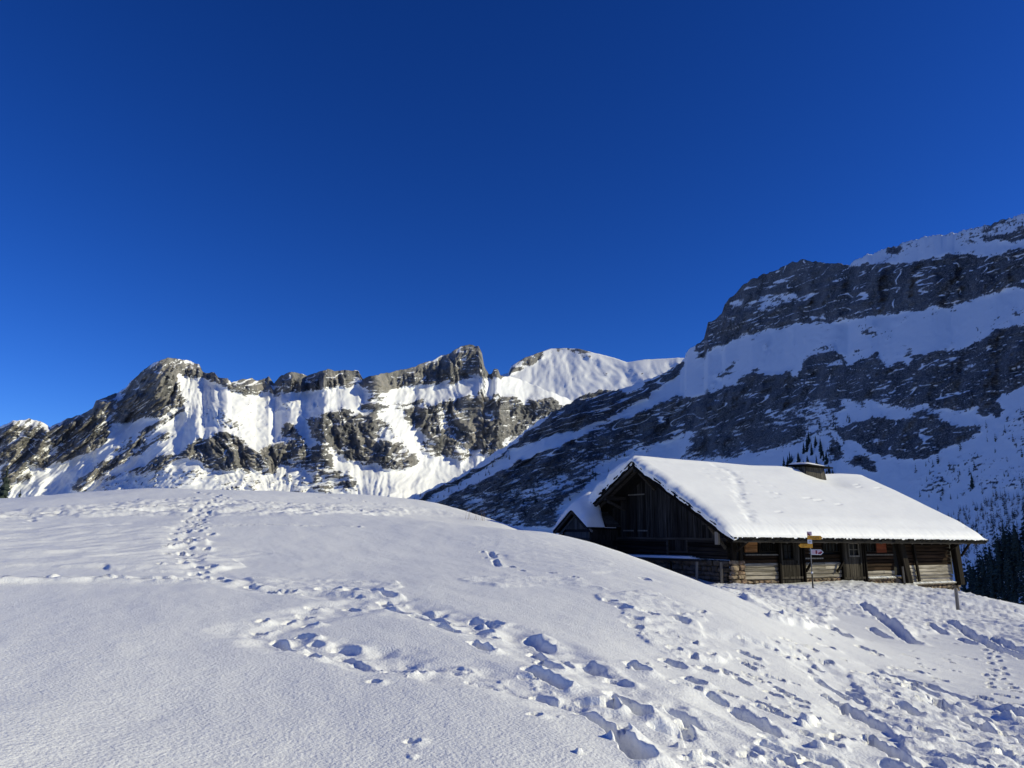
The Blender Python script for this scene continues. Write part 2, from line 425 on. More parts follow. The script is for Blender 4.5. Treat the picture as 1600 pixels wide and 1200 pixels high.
def seg_dist(ax, ay, bx, by, X, Y):
    dx, dy = bx - ax, by - ay; L2 = dx * dx + dy * dy + 1e-9
    t = np.clip(((X - ax) * dx + (Y - ay) * dy) / L2, 0, 1)
    return np.hypot(X - ax - t * dx, Y - ay - t * dy), t
def window(xs, ys, pad):
    """lattice window that holds the given spots"""
    rr = np.hypot(xs, ys); aa = np.arctan2(xs, ys)
    i0 = np.searchsorted(RR, rr.min() - pad); i1 = np.searchsorted(RR, rr.max() + pad)
    pa = pad / max(rr.min(), 0.5)
    j0 = np.searchsorted(az_f, aa.min() - pa); j1 = np.searchsorted(az_f, aa.max() + pa)
    return slice(max(i0, 0), i1 + 1), slice(max(j0, 0), min(j1 + 1, NA))
DIG = np.zeros_like(GZ); LIP = np.zeros_like(GZ)
def groove(a, b, w, depth, rim=0.35, seed=0, side=1.0):
    """a foot hole or drag groove: steep walls, a rounded lip pushed up on the downhill (right) side"""
    depth = depth * 0.5; w = w * 0.60
    pad = w * 4.0
    si, sj = window(np.array([a[0], b[0]]), np.array([a[1], b[1]]), pad)
    X = GX[si, sj]; Y = GY[si, sj]
    if X.size == 0: return
    wob = 0.30 * w
    X2 = X + wob * perlin(X / (1.6 * w) + seed, Y / (1.6 * w), 31); Y2 = Y + wob * perlin(X / (1.6 * w), Y / (1.6 * w) + seed, 37)
    d, t = seg_dist(a[0], a[1], b[0], b[1], X2, Y2)
    q = d / w
    prof = 1 - smooth(0.55, 1.08, q)
    lean = np.tanh((X - (a[0] + t * (b[0] - a[0]))) / w * 0.8)
    lip = smooth(0.7, 1.15, q) * np.exp(-np.maximum(q - 1.05, 0) ** 2 / 1.3) * (0.5 + 0.5 * side * lean)
    dep = depth * (0.85 + 0.35 * perlin(X / w * 0.6 + seed, Y / w * 0.6, 41))
    DIG[si, sj] = np.maximum(DIG[si, sj], dep * prof)
    LIP[si, sj] = np.maximum(LIP[si, sj], rim * depth * lip * (0.9 + 0.5 * perlin(X / w * 0.7 + seed, Y / w * 0.7, 43)))
def mound(p, w, h, seed=0):
    si, sj = window(np.array([p[0]]), np.array([p[1]]), w * 2.5)
    X = GX[si, sj]; Y = GY[si, sj]
    if X.size == 0: return
    d = np.hypot(X - p[0], Y - p[1]) / w * (1 + 0.5 * perlin(X / w * 1.3 + seed, Y / w * 1.3, 47))
    LIP[si, sj] = np.maximum(LIP[si, sj], h * (1 - smooth(0.35, 1.0, d)))

def in_poly(px, py, poly):
    c = np.zeros(np.shape(px), bool)
    n = len(poly)
    for i in range(n):
        x1, y1 = poly[i]; x2, y2 = poly[(i + 1) % n]
        if y1 == y2: continue
        c ^= ((y1 > py) != (y2 > py)) & (px < (x2 - x1) * (py - y1) / (y2 - y1) + x1)
    return c
def patch_mask(uvs, soft=0.8):
    """soft mask on the lattice for a patch of snow outlined by sightings"""
    w = [tuple(on_ground(u, v)) for u, v in uvs]
    nx = GX + soft * fbm(GX / 1.8, GY / 1.8, 51, 3); ny = GY + soft * fbm(GX / 1.8, GY / 1.8, 57, 3)
    m = in_poly(nx, ny, w).astype(np.float32)
    for ax in (0, 1):                                    # small blur
        for _ in range(2):
            m[1:-1] = (m[:-2] + m[1:-1] * 2 + m[2:]) / 4 if ax == 0 else m[1:-1]
            if ax == 1: m[:, 1:-1] = (m[:, :-2] + m[:, 1:-1] * 2 + m[:, 2:]) / 4
    return m
def chop(m, wl_, amp, seed, ang=0.0, stretch=1.6):
    """trampled snow: many small overlapping pits and clods"""
    c, s = math.cos(ang), math.sin(ang)
    X = (GX * c + GY * s) / (wl_ * stretch); Y = (-GX * s + GY * c) / wl_
    nz = ridged(X, Y, seed, 3, 0.55); n2 = fbm(X * 0.45, Y * 0.45, seed + 5, 2)
    GZ[...] += m * amp * (nz * 0.8 + n2 * 0.9)

# trampled apron in front of the hut
m1 = patch_mask([(1112, 913), (1230, 916), (1400, 911), (1500, 928), (1600, 951), (1680, 985), (1600, 1022), (1540, 1000), (1470, 985), (1430, 1000), (1370, 968), (1300, 958), (1250, 980), (1210, 965), (1160, 938)])
chop(m1, 0.34, 0.12, 101, ang=-0.5, stretch=1.9); chop(m1, 0.8, 0.06, 108, ang=-0.3, stretch=1.8)
m2 = patch_mask([(1340, 1060), (1420, 1065), (1490, 1092), (1600, 1110), (1650, 1190), (1560, 1215), (1450, 1215), (1410, 1150)], 0.4)
chop(m2, 0.30, 0.07, 121, ang=-0.5, stretch=1.5)
m3 = patch_mask([(940, 930), (1010, 925), (1075, 950), (1120, 985), (1110, 1030), (1040, 1020), (985, 985)], 0.5)
chop(m3, 0.40, 0.04, 141, stretch=1.2)
m4 = patch_mask([(-60, 806), (60, 797), (200, 785), (330, 781), (480, 786), (640, 797), (620, 806), (480, 806), (330, 806), (150, 806), (0, 812)], 1.0)
chop(m4, 0.8, 0.13, 161, ang=1.45, stretch=1.6)
m5 = patch_mask([(700, 903), (800, 897), (900, 905), (950, 925), (880, 915), (780, 915)], 0.3)
chop(m5, 0.5, 0.05, 171, stretch=1.5)
m6 = patch_mask([(380, 902), (520, 900), (620, 905), (640, 935), (520, 925), (400, 918)], 0.4)
chop(m6, 0.45, 0.05, 181, stretch=1.5)
m7 = patch_mask([(600, 786), (680, 793), (730, 806), (640, 803)], 0.5)
chop(m7, 0.5, 0.06, 191, stretch=1.5)
m8 = patch_mask([(700, 838), (830, 840), (960, 880), (940, 900), (820, 880), (760, 862)], 0.5)
chop(m8, 0.5, 0.022, 195, stretch=1.8)
# wind crust ripples, left middle
m9 = patch_mask([(-80, 815), (200, 818), (330, 850), (420, 880), (300, 892), (-80, 880)], 1.5)
chop(m9, 1.3, 0.085, 201, ang=1.2, stretch=3.0)

HOLES = [  # sightings of foot holes and drag grooves: from, to, half width in m, depth in m
    (399, 981, 410, 983, .10, .26), (432, 996, 455, 1011, .11, .26), (530, 1009, 550, 1013, .17, .22), (530, 1021, 588, 1045, .09, .16), (479, 969, 490, 972, .10, .24),
    (471, 955, 480, 957, .10, .22), (543, 945, 555, 947, .11, .22), (597, 936, 605, 938, .12, .2), (580, 918, 610, 929, .12, .2), (547, 920, 556, 922, .12, .2),
    (604, 945, 633, 951, .13, .2), (658, 949, 684, 954, .13, .2), (648, 955, 692, 965, .12, .2), (708, 967, 722, 970, .12, .2), (738, 964, 772, 976, .13, .22),
    (682, 975, 714, 984, .12, .22), (742, 980, 760, 985, .15, .24), (768, 992, 775, 994, .08, .2), (740, 1004, 764, 1017, .12, .24), (828, 994, 854, 1010, .16, .28),
    (833, 1019, 850, 1028, .13, .24), (846, 1033, 870, 1042, .13, .24), (827, 1050, 882, 1074, .11, .24), (916, 1036, 942, 1049, .16, .26), (953, 1058, 975, 1063, .13, .2),
    (985, 1039, 1002, 1048, .14, .24), (838, 1084, 862, 1092, .11, .22), (956, 1084, 1002, 1109, .13, .28), (908, 1112, 955, 1140, .12, .30), (955, 1140, 1004, 1196, .14, .34),
    (634, 1036, 770, 1062, .10, .12), (735, 1064, 842, 1090, .10, .14), (588, 1071, 580, 1070, .07, .1), (841, 1125, 832, 1124, .06, .1), (647, 1169, 638, 1168, .06, .1),
    (1160, 997, 1208, 1012, .12, .26), (1239, 1021, 1294, 1038, .14, .28), (1273, 1058, 1308, 1076, .13, .30), (1316, 1080, 1338, 1089, .15, .28), (1314, 1097, 1378, 1130, .13, .32),
    (1356, 1145, 1404, 1178, .12, .34), (1390, 1187, 1430, 1210, .14, .34), (1147, 1100, 1208, 1132, .12, .32), (1198, 1144, 1292, 1174, .13, .34), (1044, 1101, 1082, 1124, .17, .30),
    (1031, 1131, 1066, 1142, .15, .26), (985, 1038, 1006, 1049, .13, .26), (957, 1087, 1006, 1113, .12, .26), (955, 1056, 976, 1063, .12, .22), (1193, 1162, 1230, 1176, .10, .2),
    (1075, 1189, 1102, 1193, .11, .22), (1105, 1173, 1127, 1179, .10, .2), (1120, 1188, 1146, 1203, .11, .24), (1160, 1174, 1172, 1175, .08, .16), (1315, 1183, 1352, 1194, .12, .22),
    (1040, 1030, 1062, 1039, .12, .24), (1048, 1013, 1058, 1015, .10, .2), (1057, 967, 1066, 970, .16, .22), (988, 964, 996, 966, .14, .2), (990, 978, 996, 980, .14, .22),
    (1108, 1081, 1128, 1090, .09, .2), (1200, 1078, 1216, 1085, .08, .16), (1240, 1096, 1257, 1102, .08, .16), (1375, 1047, 1432, 1065, .15, .30), (1395, 1047, 1434, 1054, .14, .26),
    (1448, 1069, 1508, 1089, .14, .30), (1425, 1072, 1462, 1086, .14, .30), (1460, 1096, 1482, 1113, .16, .30), (1500, 1119, 1552, 1141, .16, .34), (1408, 1104, 1437, 1119, .14, .28),
    (1567, 1111, 1606, 1126, .14, .34), (1570, 1143, 1604, 1161, .14, .34), (1560, 1182, 1604, 1188, .14, .3), (1482, 1158, 1530, 1170, .12, .22), (1440, 1140, 1470, 1152, .12, .22),
    (1346, 945, 1396, 981, .22, .34), (1396, 981, 1432, 1008, .24, .36), (1482, 975, 1530, 1000, .24, .34), (1530, 1000, 1602, 1030, .22, .36), (1555, 1004, 1604, 1022, .18, .3),
    (1300, 982, 1322, 992, .2, .26), (1360, 982, 1388, 998, .2, .26), (1452, 978, 1475, 990, .18, .24), (1500, 998, 1520, 1006, .18, .24), (1285, 1009, 1296, 1012, .16, .2),
    (1343, 1010, 1362, 1018, .14, .24), (1255, 1012, 1270, 1018, .14, .22), (1225, 1002, 1248, 1010, .12, .2), (1420, 1085, 1444, 1092, .14, .24), (1340, 1055, 1365, 1062, .12, .2),
    (1100, 1042, 1112, 1047, .10, .2), (1075, 1058, 1092, 1064, .12, .22), (1060, 1066, 1084, 1072, .12, .22), (1130, 1045, 1146, 1052, .08, .16), (1152, 1058, 1168, 1066, .08, .14),
    (1012, 958, 1020, 961, .12, .16), (970, 948, 978, 951, .12, .14), (950, 938, 957, 940, .12, .12), (1005, 905, 1012, 908, .12, .12), (772, 875, 778, 884, .10, .14), (765, 862, 772, 872, .10, .12),
]
for k, (u1, v1, u2, v2, w, d) in enumerate(HOLES):
    a = on_ground(u1, v1); b = on_ground(u2, v2)
    L = np.hypot(*(b - a))
    groove(a, b, w * (1.0 if v1 > 960 else 1.25), d, rim=0.4, seed=k * 3.7)
rt0 = random.Random(21)
# the shallow troughs the walkers dragged between their steps
for uvs, w, d in [([(335, 786), (288, 828), (278, 845), (300, 884), (335, 905), (420, 916), (545, 930)], .45, .09), ([(545, 945), (600, 932), (690, 957), (770, 985), (850, 1015), (950, 1055), (1050, 1110), (1130, 1190)], .55, .14),
                  ([(405, 985), (470, 958), (545, 947)], .5, .12), ([(405, 985), (450, 1008), (540, 1015), (640, 1042), (770, 1062), (850, 1085), (950, 1108), (1040, 1150)], .5, .13),
                  ([(1150, 1000), (1260, 1030), (1330, 1085), (1400, 1160)], .5, .12), ([(1150, 1105), (1240, 1150), (1350, 1190)], .5, .12), ([(1380, 1050), (1470, 1078), (1540, 1130), (1600, 1160)], .6, .14)]:
    ps = [on_ground(u, v) for u, v in uvs]
    for k in range(len(ps) - 1):
        n_s = max(1, int(np.hypot(*(ps[k + 1] - ps[k])) / .8))
        for j in range(n_s):
            a = ps[k] + (ps[k + 1] - ps[k]) * j / n_s; b = ps[k] + (ps[k + 1] - ps[k]) * (j + 1) / n_s
            pad = w * 2.5; si, sj = window(np.array([a[0], b[0]]), np.array([a[1], b[1]]), pad)
            X = GX[si, sj]; Y = GY[si, sj]
            if X.size == 0: continue
            dd, tt = seg_dist(*a, *b, X + .25 * fbm(X / .7, Y / .7, 71, 3), Y + .25 * fbm(X / .7, Y / .7, 73, 3))
            for q_ in range(2):
                c_ = a + (b - a) * rt0.random() + np.array([rt0.gauss(0, .22), rt0.gauss(0, .22)]); a2 = math.atan2(*(b - a)[::-1]) + rt0.gauss(0, .35); l2 = rt0.uniform(.06, .26)
                groove(c_, c_ + l2 * np.array([math.cos(a2), math.sin(a2)]), rt0.uniform(.07, .12), rt0.uniform(.10, .26), rim=.5, seed=j + 3.3 * k)
            DIG[si, sj] = np.maximum(DIG[si, sj], d * .5 * (1 - smooth(.15, 1.1, dd / w)) * (.8 + .6 * fbm(X / .35, Y / .35, 75, 2)))
rnd = random.Random(3)
TRAILS = [  # walked lines: sightings, prints' spacing m, half width, depth
    ([(312, 769), (345, 777), (335, 788), (312, 803), (288, 828), (278, 842), (292, 862), (302, 884), (330, 903), (400, 914), (470, 918), (545, 921)], .62, .15, .22),
    ([(300, 800), (318, 838), (312, 848), (306, 868)], .8, .13, .2),
    ([(-20, 800), (50, 796), (160, 787), (300, 781)], .9, .12, .10),
    ([(-20, 812), (60, 812), (70, 816)], .8, .16, .18),
    ([(500, 776), (540, 780), (600, 790)], .7, .14, .14),
    ([(1104, 1012), (1108, 1036), (1112, 1050)], .36, .08, .12),
    ([(1065, 968), (1100, 956)], .45, .09, .12),
    ([(1547, 1011), (1551, 1028), (1560, 1048), (1568, 1062)], .42, .09, .14),
    ([(1556, 1058), (1566, 1080)], .42, .09, .14),
    ([(760, 862), (775, 882), (830, 893), (905, 905)], .6, .09, .08),
]
for uvs, st, w, d in TRAILS:
    ps = np.array([on_ground(u, v) for u, v in uvs])
    cum = np.r_[0, np.cumsum(np.hypot(*np.diff(ps, axis=0).T))]
    s = 0.0; k = 0
    while s < cum[-1]:
        p = np.array([np.interp(s, cum, ps[:, 0]), np.interp(s, cum, ps[:, 1])])
        q2 = np.array([np.interp(s + .1, cum, ps[:, 0]), np.interp(s + .1, cum, ps[:, 1])])
        t = (q2 - p) / (np.hypot(*(q2 - p)) + 1e-6); nrm = np.array([-t[1], t[0]])
        p = p + nrm * (0.13 if k % 2 else -0.13) * (w / .12) + np.array([rnd.gauss(0, .05), rnd.gauss(0, .05)])
        groove(p - t * w * .7, p + t * w * .7, w * rnd.uniform(.8, 1.15), d * rnd.uniform(.7, 1.25), rim=0.5, seed=s + 11)
        s += st * rnd.uniform(.8, 1.25); k += 1
# old ski tracks and a drifted edge on the left
for uvs, w, d in [([(-40, 905), (60, 903), (150, 903), (250, 905), (345, 907)], .24, .34), ([(250, 829), (400, 820), (560, 822)], .12, .12), ([(60, 795), (180, 785), (300, 779)], .2, .2),
                  ([(0, 808), (160, 800), (330, 790), (470, 789)], .26, .24), ([(100, 803), (260, 798), (420, 797), (560, 799)], .26, .24)]:
    ps = [on_ground(u, v) for u, v in uvs]
    for k in range(len(ps) - 1): groove(ps[k], ps[k + 1], w, d, rim=0.6, seed=k * 5.1)
# scattered lesser prints on the walked slope, and clods kicked up beside the holes
for k in range(130):
    u = rnd.uniform(1120, 1600); v = rnd.uniform(985, 1200)
    if v < 985 + (1250 - u) * 0.25: continue
    p = on_ground(u, v)
    a_ = rnd.gauss(-0.6, 0.3); l_ = rnd.uniform(.05, .3)
    groove(p, p + np.array([math.cos(a_) * l_, math.sin(a_) * l_]), rnd.uniform(.05, .10), rnd.uniform(.05, .16), rim=.5, seed=k)
for k in range(110):
    u1, v1, u2, v2, w, d = rnd.choice(HOLES[20:75])
    p = on_ground(u1 + rnd.uniform(-10, 45), v1 + rnd.uniform(-6, 26))
    mound(p, rnd.uniform(.02, .05), rnd.uniform(.01, .028), k)
for u, v, h in [(1262, 1125, .16), (1268, 1122, .13), (1255, 1128, .10), (1277, 1153, .1), (960, 1162, .10), (1122, 1176, .14), (1090, 1186, .14), (1245, 1190, .1), (1062, 1160, .08), (1500, 1105, .14), (1575, 1122, .14), (1470, 1090, .12), (905, 1190, .05)]:
    mound(on_ground(u, v), h * .6, h * .5, u)
GZ += LIP * (1 - smooth(0.02, 0.10, DIG)) - DIG
GROUND = grid_mesh('snow_ground', np.stack([GX, GY, GZ], -1)[::-1], M_SNOW, wrap=True)
tag(GROUND, 'rolling snow field with footprints, rising left and falling away to the right', 'snow field', kind='structure')

def ground_z(x, y):
    r = math.hypot(x, y); a = math.atan2(x, y)
    i = np.clip(np.interp(r, RR, np.arange(len(RR))), 0, len(RR) - 1.001); j = np.clip(np.interp(a, az_f, np.arange(NA)), 0, NA - 1.001)
    i0, j0 = int(i), int(j); fi, fj = i - i0, j - j0
    return float((GZ[i0, j0] * (1 - fj) + GZ[i0, j0 + 1] * fj) * (1 - fi) + (GZ[i0 + 1, j0] * (1 - fj) + GZ[i0 + 1, j0 + 1] * fj) * fi)
#SECTION_MOUNTAINS

# ------------------------------------------------------------------ mountains
def blur(a, k):
    """three box blurs of half-width k"""
    k = int(round(k))
    if k < 1: return a
    for _ in range(3):
        for ax in (0, 1):
            p = np.pad(a, [(k + 1, k) if i == ax else (0, 0) for i in (0, 1)], mode='edge')
            c = np.cumsum(p, ax, dtype=np.float64)
            a = ((c[2 * k + 1:] - c[:-2 * k - 1]) if ax == 0 else (c[:, 2 * k + 1:] - c[:, :-2 * k - 1])) / (2 * k + 1)
    return a.astype(np.float32)

def raster(polys, U, V):
    """rock cover of a face, from outlined outcrops; later outcrops and snowfields lie over earlier ones"""
    m = np.zeros(U.shape, np.float32)
    jx = U + 13 * fbm(U / 26, V / 26, 301, 5, .6); jy = V + 11 * fbm(U / 26, V / 26, 307, 5, .6)
    for poly, val in polys:
        p = np.array(poly, float); lo = p.min(0) - 12; hi = p.max(0) + 12
        s = (U[0] > lo[0]) & (U[0] < hi[0])
        if not s.any(): continue
        j0, j1 = np.argmax(s), len(s) - np.argmax(s[::-1])
        inn = in_poly(jx[:, j0:j1], jy[:, j0:j1], poly)
        m[:, j0:j1][inn] = val
    return m

def mountain(name, us, vbot, vtop, nrow, D0, polys, cfg, m):
    """a mountainside surveyed as outcrops and snowfields: climbs steeply through rock and gently through snow"""
    U = np.broadcast_to(us[None], (nrow, len(us))).astype(np.float32)
    t = np.linspace(0, 1, nrow, dtype=np.float32)[:, None]
    vb = vbot(us)[None]; vt = vtop(us)[None]
    crest = 2.2 * fbm(us / 9.0, us * 0 + .5, 401, 3)[None] * cfg.get('jag', 1.0)
    V = vb + (vt - vb) * t + crest * t ** 30
    M = raster(polys, U, V.astype(np.float32))
    du = us[1] - us[0]
    Ms = blur(M, cfg.get('soft', 3.0) / du)
    sl = cfg['strata'] if callable(cfg['strata']) else (lambda u: cfg['strata'] * (u - 800))
    B_ = V + sl(U)
    mott = fbm(U / 17, B_ / 4.2, cfg['seed'], 5, 0.62) * 1.9
    coarse = fbm(U / 55, B_ / 24, cfg['seed'] + 10, 3) * 1.6
    wv = B_ + 4.5 * fbm(U / 60, V / 40, cfg['seed'] + 15, 4)
    W2 = V - 0.55 * cfg.get('cross', 0.5) * (U - 800) + 6 * fbm(U / 30, V / 30, cfg['seed'] + 16, 3)
    line = lambda c, w_, per, sd: (1 - np.abs(perlin(U / w_, c / per, sd)) * per / cfg.get('lw', 1.3))
    br = smooth(-.2, .45, fbm(U / 34, B_ / 12, cfg['seed'] + 22, 3) * 1.7)
    ledge = np.maximum(smooth(0.0, .9, line(wv, 160, 13.0, cfg['seed'] + 20)), 0.8 * smooth(0.0, .9, line(wv, 90, 7.0, cfg['seed'] + 21))) * br
    ledge = np.maximum(ledge, smooth(.1, .9, line(W2, 70, 22.0, cfg['seed'] + 23)) * (1 - br))
    speck = fbm(U / 5, V / 3, cfg['seed'] + 30, 3) * 1.8
    kk = cfg['fall'](U, V)
    chute = ridged((U + kk * (V - 700)) / 30 + 0.6 * coarse, V / 190, cfg['seed'] + 40, 3, .6)
    mid = 4 * Ms * (1 - Ms)
    rock = Ms + cfg['mott'] * (mott * 0.75 + coarse * 0.5) * (0.10 * smooth(.02, .12, Ms) + 0.2 * Ms + 0.75 * mid)
    rock += cfg.get('bias', 0) * smooth(.2, .5, Ms)
    rock -= cfg.get('chute', 0) * smooth(0.5, 0.85, chute) * smooth(.3, .9, Ms)
    rock += cfg.get('dust', 0) * smooth(.15, .6, mott) * smooth(-.2, .3, coarse)
    rock += 0.8 * smooth(0.35, 0.7, speck) * cfg['speck'] * smooth(0.03, 0.2, Ms)
    rock = np.clip(rock, 0, 1)
    rock = rock * (1 - cfg['ledge'] * ledge * smooth(.35, .8, Ms))
    rs = blur(rock, 1.0)
    # climb the face along each line of sight
    az, te = azel(U, V)
    tan_s = cfg['snow'] + (cfg['rock'] - cfg['snow']) * smooth(.15, .85, rs) * 1.0
    if 'lean' in cfg: tan_s = tan_s * cfg['lean'](U, V)
    dte = np.diff(te, axis=0)
    tm = 0.5 * (te[1:] + te[:-1]); sm_ = 0.5 * (tan_s[1:] + tan_s[:-1])
    dln = dte / np.maximum(sm_ - tm, 0.22)
    ln = np.concatenate([np.zeros((1, len(us)), np.float32), np.cumsum(dln, 0)], 0)
    def hblur(a, k):
        k = int(k); p = np.pad(a, [(0, 0), (k + 1, k)], mode='edge'); c = np.cumsum(p, 1, dtype=np.float64)
        return ((c[:, 2 * k + 1:] - c[:, :-2 * k - 1]) / (2 * k + 1)).astype(np.float32)
    lo = hblur(hblur(ln, 16 / du), 16 / du)
    ln = lo + blur(ln - lo, 3.0) * cfg.get('relief', 0.35)
    d0 = D0(us)
    kw = int(cfg.get('dsm', 61)); hk = kw // 2
    for _ in range(3):
        d0 = np.interp(np.arange(us[0], us[-1], 2.0), us, d0); kk_ = np.ones(kw) / kw
        d0 = np.interp(us, np.arange(us[0], us[-1], 2.0), np.convolve(np.pad(d0, hk, mode='edge'), kk_, 'valid'))
    r = d0[None] * np.exp(ln)
    # buttresses in the rock, gullies and ribs in the snow
    mpp = r / FPX
    k = cfg['fall'](U, V)
    wu = U + k * (V - 700)
    wu = wu + 9 * fbm(U / 40, V / 30, cfg['seed'] + 48, 2)
    vs = cfg.get('vs', 1.0)
    butt = ridged(wu / 36, V / (90 * vs), cfg['seed'] + 50, 3, .55) * 22 * cfg.get('big', 1) + ridged(wu / 12 + 3, V / (26 * vs), cfg['seed'] + 60, 4, .65) * 9.0 + ridged(wu / 6 + 1, V / (8 * max(vs, .6)), cfg['seed'] + 62, 3, .65) * 5.5
    blocks = np.round(fbm(wu / 26, V / 60, cfg['seed'] + 65, 2) * 5) / 5
    blocks = blur(blocks, cfg.get('bb', 1.0)) * cfg.get('blk', 42)
    bed = (perlin(U / 90, wv / 6, cfg['seed'] + 70) * 3.0 + perlin(U / 60, wv / 14, cfg['seed'] + 71) * 6.0) * cfg.get('bed', 1)
    gmod = smooth(-.25, .35, fbm(U / 70, V / 50, cfg['seed'] + 95, 2) * 1.6)
    gul = ridged(wu / 38 + .4 * coarse, V / 110, cfg['seed'] + 80, 3, .5) * 6.5 + (.35 + gmod) * ridged(wu / 11, V / 70, cfg['seed'] + 85, 4, .6) * 3.2 + ridged(wu / 6.5, V / 80, cfg['seed'] + 88, 3, .6) * 1.5 + fbm(U / 55, V / 60, cfg['seed'] + 90, 4) * 11
    edge = smooth(0, .06, t)
    top = 1 - 0.8 * smooth(.93, 1, t)
    disp = ((butt + blocks + bed) * rs * cfg['ramp'] + gul * (1 - 0.7 * rs) * cfg['gamp']) * edge
    r = r - disp * mpp * top
    P = np.stack([r * np.sin(az), r * np.cos(az), r * te], -1)
    # far side of the mountain
    back = []
    for dr, dz in ((40, -14), (140, -90), (420, -330), (900, -700)):
        rb = r[-1] + dr
        back.append(np.stack([rb * np.sin(az[-1]), rb * np.cos(az[-1]), np.maximum(P[-1, :, 2] + dz, -140)], -1))
    P2 = np.concatenate([P, np.array(back)], 0)
    # thin snow lies on what is not steep
    e1 = np.gradient(P, axis=0); e2 = np.gradient(P, axis=1)
    nn = np.cross(e2, e1); nn /= np.linalg.norm(nn, axis=-1, keepdims=True) + 1e-9
    nz = np.abs(nn[..., 2])
    rock = np.clip(rock + 0.3 * smooth(.55, .34, nz) * smooth(.3, .6, Ms) - cfg['flat'] * smooth(.66, .86, nz), 0, 1)
    rock = rock * (1 - .55 * cfg['ledge'] * ledge * smooth(.35, .8, Ms))
    rk2 = np.concatenate([rock, np.repeat(rock[-1:] * .5, 4, 0)], 0)
    o = grid_mesh(name, P2.astype(np.float32), m, {'rock': rk2})
    def at(u, v):
        j = int(np.clip(np.searchsorted(us, u), 0, len(us) - 1))
        i = int(np.argmin(np.abs(V[:, j] - v)))
        return P[i, j], rock[i, j]
    return o, at

def curve(pts):
    p = np.array(pts, float)
    return lambda u: np.interp(u, p[:, 0], p[:, 1])
def crop(ox, oy, s, pts): return [(ox + x / s, oy + y / s) for x, y in pts]
c5 = lambda *p: crop(0, 520, 3.81, p)
c6 = lambda *p: crop(380, 520, 3.3333, p)
c7 = lambda *p: crop(760, 520, 3.3333, p)
c8 = lambda *p: crop(1100, 320, 3.158, p)
ca = lambda *p: crop(600, 540, 3.2, p)
cb = lambda *p: crop(1200, 620, 4.0, p)
cc = lambda *p: crop(1100, 560, 3.0, p)

